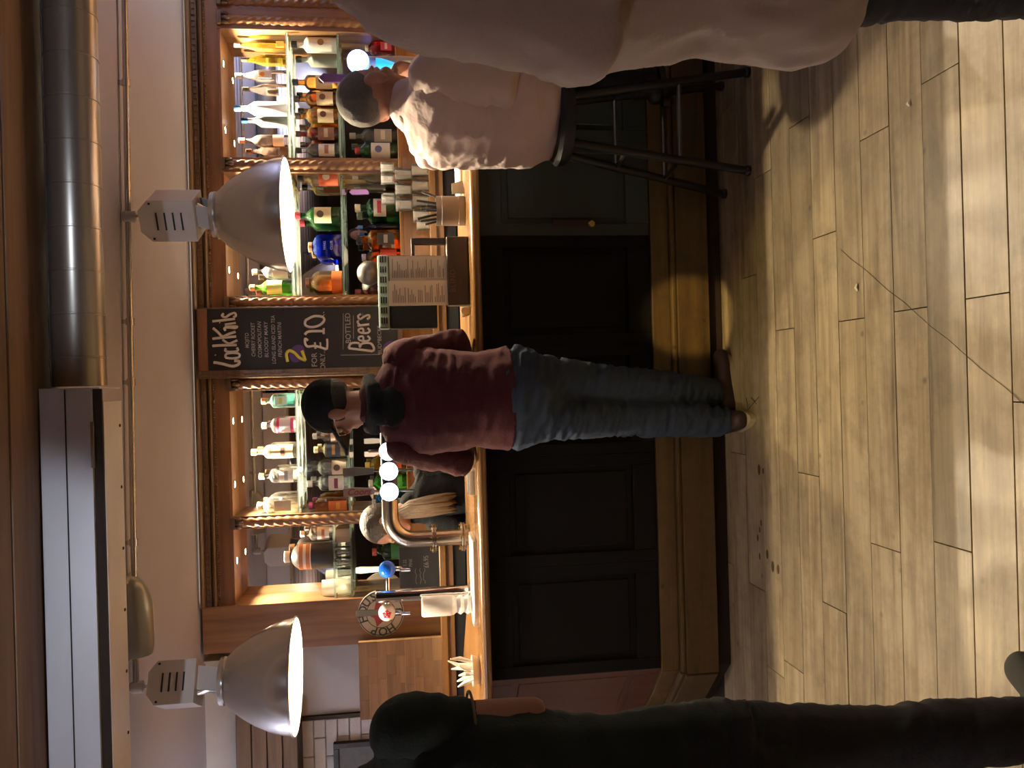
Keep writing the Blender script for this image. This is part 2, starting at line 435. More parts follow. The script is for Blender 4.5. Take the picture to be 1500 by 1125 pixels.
# ---- conduit along the ceiling
c0, c1 = V((3.2, 3.57, 2.452)), V((-1.16, 3.43, 2.452))
cn = thing('conduit', (1.0, 3.5, 2.452), 'thin grey metal conduit pipe fixed along the white ceiling', 'conduit')
MB().tube([c0, c1], .0115, 10).build('pipe', M_alu, cn, smooth=True)
for px in (123, 470, 560, 800):
    t = (at(186, px, Z=2.452).x - c0.x) / (c1.x - c0.x); p = c0.lerp(c1, t)
    MB().tube([p + V((-.014, 0, 0)), p + V((.014, 0, 0))], .016, 10).build('coupler', M_alu, cn, smooth=True)
    MB().box(p.x - .008, p.x + .008, p.y - .01, p.y + .01, 2.46, 2.481).build('saddle', M_alu, cn)
# oval metal housing on the conduit
p0, p1 = at(203, 842, Y=3.42), at(206, 958, Y=3.42)
hx = (p0.x + p1.x) / 2; hl = abs(p0.x - p1.x) / 2
bh = thing('bulkhead_housing', (hx, 3.42, 2.40), 'oblong grey metal housing with rounded end on the ceiling conduit', 'light housing')
m = MB(); n = 22; pr = []
for i in range(n + 1):
    t = i / n; x = hx + hl - 2 * hl * t
    prof = sqrt(max(0.0, 1 - (1 - min(t / .45, 1)) ** 2)) * (1 if t < .9 else 1 - (t - .9) * .8)
    pr.append((x, max(.004, prof)))
vs = []; seg = 14
for x, s_ in pr:
    for k in range(seg + 1):
        a = pi * k / seg
        vs.append((x, 3.42 + .075 * s_ * cos(a) * .95, 2.462 - .085 * s_ * sin(a)))
fs = [(i * (seg + 1) + k, i * (seg + 1) + k + 1, (i + 1) * (seg + 1) + k + 1, (i + 1) * (seg + 1) + k) for i in range(n) for k in range(seg)]
fs.append(tuple(n * (seg + 1) + k for k in range(seg + 1)))
m.add(vs, fs); m.build('shell', plain('grey_housing', (.30, .31, .29), .35, .6, var=.1), bh, smooth=True)
MB().box(hx - hl - .008, hx + hl, 3.34, 3.50, 2.455, 2.479, b=.003).build('flange', M_alu, bh)

# ================================================================== BACK BAR
YB, YM = 4.6, 4.8
bb = thing('back_bar', (.4, 4.7, 1.17), 'carved dark oak back bar with mirrored lit bays and twisted columns', 'back bar')
XL, XR = -1.142, 3.25
# cornice, its mouldings
def mould(name, prof, x0, x1, mat):
    M = Matrix(((0, 0, 1, 0), (1, 0, 0, 0), (0, 1, 0, 0), (0, 0, 0, 1)))
    return MB().prism(prof, x0, x1, M).build(name, mat, bb)
mould('fascia', [(4.60, 2.312), (4.60, 2.392), (4.86, 2.392), (4.86, 2.312)], XL, XR, M_bbx)
mould('cornice_bead', [(4.60, 2.385), (4.585, 2.390), (4.58, 2.398), (4.585, 2.408), (4.60, 2.412), (4.63, 2.412), (4.63, 2.385)], XL, XR, M_carved)
mould('cornice_cove', [(4.60, 2.412), (4.575, 2.416), (4.572, 2.440), (4.62, 2.440), (4.62, 2.412)], XL, XR, M_carved)
mould('cornice_cap', [(4.575, 2.440), (4.552, 2.446), (4.545, 2.455), (4.545, 2.466), (4.62, 2.466), (4.62, 2.440)], XL, XR, M_carved)
m = MB(); x_ = XL + .02
while x_ < XR - .02:
    m.box(x_ - .010, x_ + .010, 4.564, 4.574, 2.420, 2.436); x_ += .032
o = m.build('dentil_course', M_carved, bb); o['kind'] = 'stuff'
m = MB(); x_ = XL + .01
while x_ < XR - .02:
    m.ball((x_, 4.586, 2.3785), (.006, .006, .006), 6, 4); x_ += .0125
o = m.build('rope_moulding', M_carved, bb); o['kind'] = 'stuff'
# warm strip lying on top of the cornice, behind its front lip
MB().box(XL + .02, 3.2, 4.605, 4.615, 2.466, 2.469).build('strip_light', glow('strip_glow', (1, .78, .5), STRIP_W), bb)
# end panel at the left
MB().box(at(340, 954, Y=YB).x, XL, 4.575, 4.86, 1.21, 2.466, b=.003).build('end_panel', M_bb, bb)
BAYS = {'A': (1.259, 1.948), 'B': (.511, 1.178), 'C': (.076, .445), 'D': (-.671, .002), 'E': (-1.142, -.740), 'F': (2.15, 2.85)}
POSTS = [(1.948, 2.15, 2), (1.178, 1.259, 1), (.445, .511, 1), (.002, .076, 1), (-.740, -.671, 1), (2.85, 3.25, 1)]
LEDGE, BCT = 1.37, 1.21
for x0, x1, ncol in POSTS:
    MB().box(x0, x1, YB, YM + .01, BCT, 2.312, b=.002).build('post', M_bb, bb)
    wds = (x1 - x0) / ncol
    for j in range(min(ncol, 2)):
        cx = x0 + wds * (j + .5) if x1 < 2.5 else x0 + .05
        R_ = min(.026, wds * .36)
        # twisted half column
        nz, sg = 120, 14; vs = []; fs = []
        for i in range(nz + 1):
            z = LEDGE + .01 + (2.245 - LEDGE) * i / nz
            for k in range(sg + 1):
                a = -pi + pi * k / sg
                rr = R_ * (1 + .11 * sin(3 * a + (z * 130 if cx > .3 else -z * 130)))
                vs.append((cx + rr * cos(a), YB + .002 + rr * sin(a) * .8, z))
        for i in range(nz):
            for k in range(sg):
                fs.append((i * (sg + 1) + k, i * (sg + 1) + k + 1, (i + 1) * (sg + 1) + k + 1, (i + 1) * (sg + 1) + k))
        MB().add(vs, fs).build('twisted_column', M_bb, bb, smooth=radians(75))
        m = MB(); m.box(cx - R_ - .006, cx + R_ + .006, YB - .03, YB, 2.285, 2.311, b=.003)
        for s_ in (-1, 1):
            m.ball((cx + s_ * R_ * .9, YB - .018, 2.268), (.011, .014, .020), 8, 6)
        m.ball((cx, YB - .022, 2.262), (.014, .014, .024), 8, 6)
        m.build('capital', M_carved, bb, smooth=True)
MB().box(XL, 3.25, YM, YM + .05, BCT, 2.392).build('rear_board', M_bbx, bb)
for key, (x0, x1) in BAYS.items():
    if key == 'C':
        MB().box(x0, x1, YB + .01, YM, LEDGE, 2.312).build('bay_back_panel', M_bb, bb); continue
    MB().box(x0, x1, YM - .006, YM - .001, LEDGE, 2.312).build('mirror', M_mirror, bb)
    MB().box(x0 - .001, x1 + .001, YB + .004, YM - .006, 2.300, 2.3125).build('bay_soffit', M_bbx, bb)
    for z in ((1.955, 1.683) if key != 'E' else (1.775, 1.683)):
        MB().box(x0 + .003, x1 - .003, YB + .012, YM - .012, z - .005, z + .005, b=.001).build('glass_shelf', M_shelfglass, bb)
        for xx in (x0 + .012, x1 - .012):
            for yy_ in (YB + .03, YM - .03):
                MB().box(xx - .012, xx + .012, yy_ - .006, yy_ + .006, z - .012, z - .005).build('shelf_pin', M_brass, bb)
# down-lights in the soffits
for key, px in (('A', (93, 190)), ('B', (300, 395)), ('D', (617, 710)), ('E', (822,)), ('F', ())):
    x0, x1 = BAYS[key]
    xs = [at(340, p, Y=4.66).x for p in px] if px else [x0 + .2, x1 - .2]
    for x in xs:
        MB().lathe([(.021, 2.3005), (.024, 2.2975), (.019, 2.2965), (.018, 2.2995)], (x, 4.67, 0), 18, caps=False).build('downlight_ring', M_brass, bb, smooth=True)
        MB().lathe([(.0005, 2.2985), (.018, 2.2985)], (x, 4.67, 0), 18, caps=False).build('downlight_lens', glow('downlight_glow', (1, .80, .50), 60), bb)
        light('downlight', 'SPOT', (x, 4.67, 2.293), DOWN_W, (1, .80, .54), .012, (0, 0, 0), radians(150), .6, bb)
# ledge and back counter
MB().box(XL, XR, 4.585, YM, BCT, LEDGE - .02).build('ledge_riser', M_ctop, bb)
MB().box(XL, XR, 4.575, YM, LEDGE - .02, LEDGE, b=.003).build('ledge_top', M_ctop, bb)
MB().box(-1.75, XR, 4.45, 4.86, BCT - .035, BCT, b=.004).build('back_counter_top', M_ctop, bb)
MB().box(-1.75, XR, 4.475, 4.86, BCT - .075, BCT - .036).build('counter_rail', M_bbx, bb)
x_ = -1.72; k = 0
while x_ < 3.1:
    MB().box(x_, x_ + .57, 4.50, 4.86, .02, BCT - .08, b=.004).build('fridge_cabinet', M_dark, bb)
    MB().box(x_ + .03, x_ + .54, 4.488, 4.502, .1, BCT - .14, b=.003).build('fridge_door', plain('dark_glass_door', (.006, .006, .008), .08, var=0), bb)
    x_ += .58

# ---- chalkboard
YCB = 4.53
ck = thing('chalkboard', (.27, YCB + .02, 1.38), 'tall black chalkboard menu lettered Cocktails and Beers, wood framed', 'chalkboard')
kx0 = at(400, 541, Y=YCB).x; kx1 = at(400, 451.5, Y=YCB).x; kz1 = at(304, 497, Y=YCB).z; kz0 = 1.40
MB().box(kx0, kx1, YCB, YCB + .02, kz0, kz1).build('slate', M_chalkb, ck)
MB().box(kx0 - .042, kx0, YCB - .012, YCB + .03, kz0 - .03, kz1 + .05, b=.005).build('frame_rail', M_carved, ck)
MB().box(kx0 - .030, kx0 - .020, YCB - .018, YCB - .01, kz0 - .03, kz1 + .05, b=.003).build('frame_bead', M_carved, ck)
MB().box(kx1, kx1 + .008, YCB - .004, YCB + .03, kz0 - .03, kz1 + .05, b=.003).build('frame_rail', M_carved, ck)
MB().box(kx0, kx1, YCB - .008, YCB + .03, kz1, kz1 + .05, b=.005).build('frame_rail', M_bbx, ck)
MB().box(kx0, kx1, YCB - .008, YCB + .03, kz0 - .03, kz0, b=.005).build('frame_rail', M_carved, ck)
def ct(s, x, y, h, mat=M_chalk, bold=0.0, shear=0.0, sx=1.0, rot=0.0, space=1.0, name='lettering', dz=.0015):
    """chalk lettering centred on photograph pixel (x, y), cap height h pixels"""
    p = at(x, y, Y=YCB - dz); hw = h * YCB / F_PX / .70
    return text(name, s, hw, mat, ck, facing(p) @ Matrix.Rotation(rot, 4, 'Z'), bold * hw, shear, sx, space=space)
def stroke(pts, r, mat, name='lettering', d=.0015):
    """brush stroke through photograph pixels on the board"""
    P = [at(x, y, Y=YCB - d) for x, y in pts]
    Q = []
    for i in range(len(P) - 1):
        a = P[max(i - 1, 0)]; b_ = P[i]; c_ = P[i + 1]; e_ = P[min(i + 2, len(P) - 1)]
        for t in (0, .25, .5, .75):
            Q.append(.5 * ((2 * b_) + (c_ - a) * t + (2 * a - 5 * b_ + 4 * c_ - e_) * t * t + (3 * b_ - a - 3 * c_ + e_) * t ** 3))
    Q.append(P[-1])
    MB().tube(Q, r * YCB / F_PX, 8, wd=(0, 1, 0), flat=1.0).build(name, mat, ck)
def K(cx, cy): return 300 + cx * 260 / 1500, 420 + cy * 195 / 1125     # crop the letter shapes were read from
def S(pts, r=2.1, mat=M_chalk): stroke([K(*p) for p in pts], r * .84, mat)
# Cocktails, brushed by hand
S([(75, 640), (110, 645), (160, 655), (235, 672), (285, 655), (288, 630), (250, 625)], 2.5)
S([(175, 600), (230, 606), (285, 596), (288, 568), (235, 560), (180, 570), (175, 600)], 2.0)
S([(180, 520), (172, 540), (200, 550), (260, 548), (280, 535), (270, 515)], 2.0)
S([(65, 500), (150, 495), (270, 492)], 2.2); S([(150, 448), (200, 480), (235, 470), (275, 452)], 2.0)
S([(65, 440), (150, 430), (265, 420)], 2.2); S([(70, 350), (110, 385), (150, 420), (200, 400), (260, 380)], 2.2)
S([(175, 372), (165, 350), (205, 345), (255, 350), (270, 335), (170, 338)], 1.9); S([(170, 320), (220, 312), (262, 306)], 1.9)
S([(125, 300), (130, 302)], 1.9)
S([(65, 292), (150, 284), (255, 272)], 2.1); S([(160, 225), (145, 245), (175, 258), (210, 235), (250, 222), (262, 245), (240, 258)], 2.0)
S([(88, 575), (92, 580)], 1.4)
for s_, cx, cy, sx in (('MOJITO', 358, 455, .82), ('CHERRY ROCKET', 410, 448, .82), ('COSMOPOLITAN', 465, 448, .9), ('BLOODY MARY', 520, 448, .98), ('LONG ISLAND ICED TEA', 582, 448, .84), ('FRENCH MARTINI', 635, 448, .84)):
    x, y = K(cx, cy); ct(s_, x, y, 5.2, M_chalkg, .004, .12, sx)
x, y = K(780, 565); p = at(x, y, Y=YCB - .001)
MB().lathe([(.001, .0006), (.052, .0006), (.053, 0)], (0, 0, 0), 28, M=facing(p) @ Matrix.Rotation(-.5, 4, 'Z') @ Matrix.Diagonal((.95, .72, 1, 1))).build('purple_oval', M_chalkp, ck)
S([(700, 635), (690, 570), (715, 540), (760, 560), (800, 600), (850, 622), (850, 622)], 2.6, M_chalky); S([(850, 625), (835, 580), (820, 540)], 2.6, M_chalky)
x, y = K(928, 618); ct('FOR', x, y, 7.5, M_chalkg, .01)
x, y = K(998, 615); ct('ONLY...', x, y, 7.0, M_chalkg, .006, sx=.85)
S([(872, 455), (848, 440), (848, 480), (870, 505), (930, 500), (1000, 520), (1030, 530)], 2.1); S([(1030, 530), (1035, 490), (1032, 440)], 1.9); S([(930, 470), (935, 525)], 1.7); S([(975, 470), (980, 520)], 1.5)
S([(845, 405), (880, 378), (1000, 375)], 2.2); S([(1005, 350), (1005, 400)], 1.9)
S([(850, 285), (850, 325), (900, 342), (970, 325), (1008, 285), (990, 255), (920, 250), (850, 285)], 2.1)
S([(1003, 240), (1006, 243)], 2.0); S([(1003, 218), (1006, 220)], 1.6)
x, y = K(1212, 350); ct('BOTTLED', x, y, 7.5, M_chalkg, .01, sx=.95)
S([(1170, 225), (1170, 420), (1168, 530)], .5, M_chalkg); S([(1255, 240), (1257, 440)], .5, M_chalkg)
S([(1148, 578), (1300, 576), (1480, 572)], .5, M_chalkg)
S([(1215, 520), (1300, 530), (1420, 545)], 2.1); S([(1215, 520), (1235, 480), (1300, 478), (1310, 510), (1330, 480), (1400, 478), (1430, 520), (1420, 545)], 2.0)
for cy in (438, 372):
    S([(1340, cy + 12), (1335, cy - 18), (1300, cy - 12), (1310, cy + 14), (1370, cy + 20), (1395, cy), (1375, cy - 22)], 1.8)
S([(1290, 330), (1390, 318)], 1.9); S([(1310, 325), (1290, 300), (1300, 285)], 1.8)
S([(1320, 232), (1295, 250), (1310, 275), (1350, 250), (1385, 240), (1390, 262), (1370, 275)], 1.9)
x, y = K(1478, 450); ct('BUD*BECKS', x, y, 5.5, M_chalkg, .006)
x, y = K(1560, 530); p = at(x, y, Y=YCB - .001)
MB().lathe([(.001, .0006), (.05, .0006), (.051, 0)], (0, 0, 0), 28, M=facing(p) @ Matrix.Rotation(-.5, 4, 'Z') @ Matrix.Diagonal((.95, .72, 1, 1))).build('purple_oval', M_chalkp, ck)
S([(1530, 590), (1520, 540), (1545, 515), (1590, 540), (1640, 580), (1640, 540)], 2.4, M_chalky)

# ================================================================== BAR COUNTER
YF, YP = 3.25, 3.44
br = thing('bar', (.6, 3.55, 0), 'long bar with varnished wood top and black panelled front', 'bar counter')
OUT = [(3.28, YF), (-1.31, YF), (-2.25, 4.19)]
INN = [(-2.25, 4.40), (-1.46, 4.40), (-.99, 3.93), (3.28, 3.93)]
MB().prism(OUT + INN, 1.062, 1.10).build('counter_top', M_ctop, br)
MB().tube([(3.28, YF + .004, 1.081), (-1.308, YF + .004, 1.081), (-2.25, 4.194, 1.081)], .0195, 12).build('counter_nosing', M_ctop, br, smooth=True)
MB().prism([(3.28, YP + .03), (-1.228, YP + .03), (-2.1, 4.312), (-2.1, 4.40), (-1.55, 4.40), (-1.0, 3.85), (3.28, 3.85)], .02, 1.062).build('carcass', M_blackpanel, br)
xg = at(820, 345, Y=YP).x
def panelled(x0, x1, z0, z1, mat, n, M=None, tall=True):
    """stiles, rails and recessed panels; local x along the face, y towards the room is negative"""
    w_ = (x1 - x0) / n; st = .05
    for k in range(n):
        a, b_ = x0 + w_ * k, x0 + w_ * (k + 1)
        MB().box(a + st * .8, b_ - st * .8, .018, .032, z0 + .09, z1 - .1, M=M, b=.004).build('panel', mat, br)
        MB().box(a + st * 1.5, b_ - st * 1.5, .010, .02, z0 + .13, z1 - .14, M=M, b=.004).build('panel_field', mat, br)
        MB().box(a, a + st, 0, .032, z0, z1, M=M, b=.003).build('stile', mat, br)
        MB().box(b_ - st, b_, 0, .032, z0, z1, M=M, b=.003).build('stile', mat, br)
        MB().box(a + st, b_ - st, 0, .032, z0, z0 + .1, M=M, b=.003).build('rail', mat, br)
        MB().box(a + st, b_ - st, 0, .032, z1 - .11, z1, M=M, b=.003).build('rail', mat, br)
T_ = Matrix.Translation((0, YP, 0))
ZS = .315
panelled(-1.236, xg, ZS, 1.062, M_blackpanel, 4, T_)
panelled(xg, xg + 1.2, ZS, 1.062, M_greenpanel, 3, T_)
panelled(xg + 1.2, 3.25, ZS, 1.062, M_greenpanel, 3, T_)
pl = at(838, 326, Y=YP - .008); MB().box(at(810, 326, Y=YP).x - .018, at(810, 326, Y=YP).x + .012, YP - .008, YP, at(870, 326, Y=YP).z, at(810, 326, Y=YP).z, b=.003).build('push_plate', plain('dull_red_plate', (.035, .012, .009), .45), br)
MB().lathe([(.012, 0), (.016, .003), (.012, .006)], (0, 0, 0), 14, M=facing((at(866, 328, Y=YP).x, YP - .008, at(866, 328, Y=YP).z))).build('plate_ring', M_brass, br)
# canted end, at 45 degrees
CM = Matrix.Translation((-1.236, YP, 0)) @ Matrix.Rotation(radians(135), 4, 'Z') @ Matrix.Diagonal((1, -1, 1, 1))
panelled(0.0, 1.2, ZS, 1.062, M_redlit, 2, CM)
# skirting boards, bead and toe kick
zb1 = .235
def skirt(name, y0, th, z0, z1, mat, b=.004):
    MB().box(xs_ := -1.236 + (y0 - YP) * .414, 3.25, y0, y0 + th, z0, z1, b=b).build(name, mat, br)
    MB().box(0, 1.25, y0 - YP, y0 - YP + th, z0, z1, M=Matrix.Translation((-1.236, YP, 0)) @ Matrix.Rotation(radians(135), 4, 'Z') @ Matrix.Diagonal((1, -1, 1, 1)), b=b).build(name, mat, br)
skirt('skirting_board', 3.425, .02, zb1, ZS, M_skirt)
skirt('skirting_bead', 3.405, .03, zb1 - .022, zb1, M_skirt, .008)
skirt('skirting_board', 3.395, .04, .072, zb1 - .022, M_skirt)
skirt('toe_kick', 3.44, .03, 0.001, .072, M_toe, .002)

# ================================================================== HANGING LAMPS
def pendant(px, py_rim, Y, rz, label, plug):
    rim = at(px, py_rim, Y=Y)
    t = (rim.x - c0.x) / (c1.x - c0.x); hang = c0.lerp(c1, t)
    root = thing('pendant_lamp', (rim.x, Y, rim.z), label, 'pendant lamp', 'industrial lamps over the bar')
    C = V((rim.x, Y, 0)); z = rim.z; k = Y / F_PX
    outer = [(.092, .288), (.094, .272), (.088, .268), (.120, .235), (.150, .195), (.180, .145), (.203, .095), (.219, .045), (.226, .006), (.232, .003), (.233, -.002), (.229, -.004)]
    inner = [(.226, -.002), (.222, .006), (.214, .045), (.198, .095), (.175, .145), (.145, .195), (.115, .235), (.06, .262), (.001, .264)]
    s_ = 82.0 * k / .231
    MB().lathe([(r * s_, z + h * s_) for r, h in outer], C, 48, caps=False).build('reflector', M_alu, root, smooth=True)
    MB().lathe([(r * s_, z + h * s_) for r, h in inner], C, 48, caps=False).build('reflector_lining', M_aluin, root, smooth=True)
    MB().lathe([(.001, z + .205), (.03, z + .21), (.042, z + .225), (.04, z + .24), (.025, z + .25), (.022, z + .262)], C, 20).build('bulb', glow('bulb_glow', (1, .88, .62), 25), root, smooth=True)
    light('pendant_light', 'POINT', (C.x, C.y, z + .165), LAMP_W, (1, .81, .54), .035, parent=root)
    zt = z + .286 * s_; Mz = Matrix.Translation((C.x, C.y, 0)) @ Matrix.Rotation(rz, 4, 'Z')
    # neck bracket
    zb = at(292, py_rim, Y=Y).z; ztop = at(212 if plug else 224, py_rim, Y=Y).z
    for sgn in (-1, 1):
        MB().prism([(-.045, 0), (.045, 0), (.06, zb - zt), (-.03, zb - zt)], -.002, .002, Matrix.Translation((0, 0, zt)) @ Mz @ Matrix.Translation((0, sgn * .05, 0)) @ Matrix.Rotation(pi / 2, 4, 'X')).build('neck_plate', M_enamel, root)
    MB().lathe([(.042, zt - .01), (.036, (zt + zb) / 2), (.05, zb)], C, 20).build('neck_socket', M_chrome, root, smooth=True)
    # ballast box with chamfered top
    w_, d_ = .082, .082; h_ = ztop - zb
    M = Matrix.Translation((0, 0, zb)) @ Mz @ Matrix.Rotation(pi / 2, 4, 'X')
    MB().prism([(-w_, 0), (w_, 0), (w_, h_ * .82), (w_ - .04, h_), (-w_ + .04, h_), (-w_, h_ * .82)], -d_, d_, M).build('ballast_box', M_enamel, root)
    for j in range(4):
        MB().box(-.035, .035, -d_ - .003, -d_ + .004, h_ * (.22 + .15 * j), h_ * (.22 + .15 * j) + .006, M=Matrix.Translation((0, 0, zb)) @ Mz).build('vent_slot', M_dark, root)
    for sx in (-1, 1):
        MB().ball((0, 0, 0), (.005, .004, .005), 8, 5, M=None).build('screw', M_dark, root, origin=(0, 0, 0)).location = (Mz @ V((sx * (w_ - .012), -d_ - .001, zb + h_ * .78))) - V(root.location)
    # suspension
    pt = V((C.x, C.y, ztop))
    MB().tube([pt + V((0, 0, -.004)), pt + V((0, 0, .02)), V((C.x, hang.y, 2.43))], .006, 8).build('hook', M_alu, root, smooth=True)
    MB().lathe([(.012, 2.418), (.024, 2.424), (.024, 2.462), (.018, 2.475)], (C.x, hang.y, 0), 14).build('junction_box', M_enamel, root, smooth=True)
    return root
pendant(421, 315.5, 3.46, radians(-28), 'grey metal dome pendant lamp hanging before the middle bays, nearer the pink shirt', True)
pendant(433, 990, 3.43, radians(26), 'grey metal dome pendant lamp hanging by the white brick wall', False)

# ceiling spots behind the viewer: the light on the skirting and the backs
def ceiling_spot(loc, aim, energy, size, col, label):
    r = thing('ceiling_spotlight', (loc[0], loc[1], loc[2]), label, 'spotlight', 'spots on the boarded ceiling')
    L = V(loc); d = (V(aim) - L).normalized(); q = d.to_track_quat('-Z', 'Y').to_matrix().to_4x4()
    MB().lathe([(.03, .05), (.045, .04), (.045, -.05), (.05, -.06), (.046, -.06), (.04, 0), (.001, .0)], (0, 0, 0), 20, M=Matrix.Translation(L) @ q, caps=False).build('can', M_dark, r, smooth=True)
    MB().tube([L, (loc[0], loc[1], ZC - .004)], .008, 8).build('stem', M_dark, r)
    light('spot_beam', 'SPOT', L + d * .065, energy, col, .02, q.to_euler(), size, .45, r)
ceiling_spot((.35, 1.15, 2.38), (.27, 3.4, .17), SPOT_W * 22.0, radians(7), (1, .72, .30), 'black ceiling spotlight aimed at the skirting of the bar')
ceiling_spot((-.35, 1.9, 2.38), (-.85, 3.05, 0), SPOT_W * 2.0, radians(52), (1, .84, .64), 'black ceiling spotlight aimed at the floor left of the jeans')
ceiling_spot((.30, 1.75, 2.38), (.18, 2.72, 0), SPOT_W * 2.6, radians(27), (1, .74, .26), 'black ceiling spotlight throwing the yellow pool on the planks')
ceiling_spot((1.6, -.3, 2.38), (1.0, 1.6, 1.0), SPOT_W * .4, radians(70), (1.0, .82, .70), 'added black ceiling spotlight over the beige cardigan')  # unseen spot, added to lift the cardigan

def added_uplight(loc, out, label, col):  # unseen fixtures added to cool and brighten the ceiling and ducts
    r = thing('added_uplight', loc, label, 'added light', 'added uplights on the side walls')
    L = V(loc); o_ = V(out)
    MB().lathe([(.001, -.06), (.05, -.05), (.10, 0), (.11, .03), (.105, .03), (.095, .002), (.001, -.04)], L + o_ * .13, 24, caps=False).build('bowl', M_enamel, r, smooth=True)
    MB().box(min(L.x, L.x + o_.x * .05), max(L.x, L.x + o_.x * .05), L.y - .03, L.y + .03, L.z - .08, L.z + .02).build('bracket', M_enamel, r)
    light('uplight_beam', 'SPOT', L + o_ * .13 + V((0, 0, .035)), COOL_W * (1 if L.y > 2 else 3.6), col, .06, (pi, 0, 0), radians(165), .4, r)
for lx, ly, o_, lab in ((-3.29, 3.6, 1, 'added grey bowl uplight on the left wall level with the bar'), (3.29, 3.6, -1, 'added grey bowl uplight on the right wall level with the bar'), (-3.29, .3, 1, 'added grey bowl uplight on the left wall across from the bar'), (3.29, .3, -1, 'added grey bowl uplight on the right wall across from the bar')):
    added_uplight((lx, ly, 1.95), (o_, 0, 0), lab, ((.90, .88, .95) if lx < 0 else (.68, .72, 1)) if ly > 2 else ((.80, .82, 1) if lx < 0 else (.60, .68, 1)))

ceiling_spot((-.80, .95, 2.40), (-.80, 2.68, 2.56), SPOT_W * 2.2, radians(46), (.80, .87, 1.0), 'added black ceiling spotlight aimed level at the box duct')  # unseen cool spot, added to brighten the duct front
ceiling_spot((.75, .95, 2.40), (.75, 2.68, 2.56), SPOT_W * 1.2, radians(46), (.80, .87, 1.0), 'added black ceiling spotlight aimed level at the spiral duct')  # its added twin on the right, also out of view

# ================================================================== BOTTLES
def lighten(c, f): return tuple(min(1, x * f) for x in c)
BOT = {
 'tall': [(.30, 0), (.92, .0), (1, .02), (1, .55), (.95, .63), (.62, .70), (.40, .75), (.36, .80), (.36, .93), (.42, .935), (.42, .95)],
 'shoulder': [(.30, 0), (.94, 0), (1, .02), (1, .60), (.97, .66), (.75, .70), (.42, .735), (.36, .77), (.36, .92), (.42, .925), (.42, .945)],
 'long': [(.30, 0), (.92, 0), (1, .02), (1, .50), (.90, .60), (.60, .71), (.42, .80), (.36, .88), (.36, .95)],
 'squat': [(.30, 0), (.94, 0), (1, .03), (1, .62), (.94, .72), (.70, .80), (.40, .86), (.34, .89), (.34, .96)],
}
def bottle(x, y, xb, zbase, capx, wpx, style, col, cap, label, lab=None, band=None, square=0.0, Y=4.69, mark=None, frost=False, captone=0.3, labfrac=(.12, .48)):
    """bottle whose axis is seen at photograph row y, cap top at column capx, body wpx pixels wide"""
    X = at(xb, y, Y=Y).x; zt = at(capx, y, Y=Y).z; h = zt - zbase; R = wpx / 2 * Y / F_PX
    root = thing('bottle', (X, Y, zbase), label, 'bottle', 'spirit bottles on the back bar')
    prof = [(max(.0008, r * R), zbase + z * h) for r, z in BOT[style]]
    prof = [(.0008, zbase)] + prof + [(.0008, prof[-1][1])]
    if frost: mt = plain('frosted_%d%d%d' % tuple(int(c * 99) for c in col), col, .45, var=.03)
    else: mt = glass('glass_%d_%d_%d' % tuple(int(c * 999) for c in col), col)
    MB().lathe(prof, (X, Y, 0), 20, square=square, caps=False).build('glass_body', mt, root, smooth=True)
    cz = prof[-1][1]; cr = max(.011, R * .44)
    capm = plain('cap_%d_%d_%d' % tuple(int(c * 999) for c in cap), cap, .35, var=.05)
    MB().lathe([(.001, cz - h * .07), (cr, cz - h * .07), (cr * 1.02, zt - .002), (cr * .9, zt), (.001, zt)], (X, Y, 0), 14, caps=False).build('cap', capm, root, smooth=True)
    if lab:
        lm = plain('label_%d_%d_%d' % tuple(int(c * 999) for c in lab), lab, .6, var=.08, vscale=120)
        a0, a1 = labfrac
        if square:
            rr = R * ((1 - square) + square * .95) * 1.0
            hw = R * .58; yy_ = -R * (.707 * (1 - square) + square * .95 * .98) - .002
            yf = min(p.y for p in []) if False else None
            f = ((1 - square) + square * .95)                       # half side along the axes
            MB().box(X - R * .60, X + R * .60, Y - R * f - .0015, Y - R * f + .001, zbase + h * a0, zbase + h * a1, b=.0004).build('label', lm, root)
            fy = Y - R * f - .0022
        else:
            MB().lathe([(R * 1.008, zbase + h * a0), (R * 1.008, zbase + h * a1)], (X, Y, 0), 16, caps=False, ang=(pi * 1.5 - 1.25, pi * 1.5 + 1.25)).build('label', lm, root, smooth=True)
            fy = Y - R * 1.012 - .0006
        zc = zbase + h * (a0 + a1) / 2
        if band:
            bm_ = plain('band_%d_%d_%d' % tuple(int(c * 999) for c in band), band, .6, var=.05)
            if mark == 'disc':
                MB().lathe([(.001, .0006), (R * .42, .0006), (R * .42, 0)], (0, 0, 0), 18, M=facing((X, fy - .0006, zc + h * .05))).build('emblem', bm_, root)
            elif mark == 'two':
                for zz in (zbase + h * (a0 + .02), zbase + h * (a1 - .09)):
                    MB().lathe([(R * 1.02, zz), (R * 1.02, zz + h * .08)], (X, Y, 0), 16, caps=False, ang=(pi * 1.5 - 1.3, pi * 1.5 + 1.3)).build('label_band', bm_, root, smooth=True)
            else:
                zz = zbase + h * (a0 + (a1 - a0) * .38)
                if square: MB().box(X - R * .42, X + R * .42, fy - .0012, fy, zz, zz + h * .09).build('emblem', bm_, root)
                else: MB().lathe([(R * 1.02, zz), (R * 1.02, zz + h * .09)], (X, Y, 0), 12, caps=False, ang=(pi * 1.5 - .7, pi * 1.5 + .7)).build('emblem', bm_, root, smooth=True)
    return root, X, Y, R, h
S1, S2, S3 = 1.9605, 1.6885, LEDGE + .0005
W_, BK, CLR = (.78, .76, .70), (.02, .02, .02), (.96, .97, .96)
AMB, GRN = (.95, .55, .16), (.22, .50, .20)
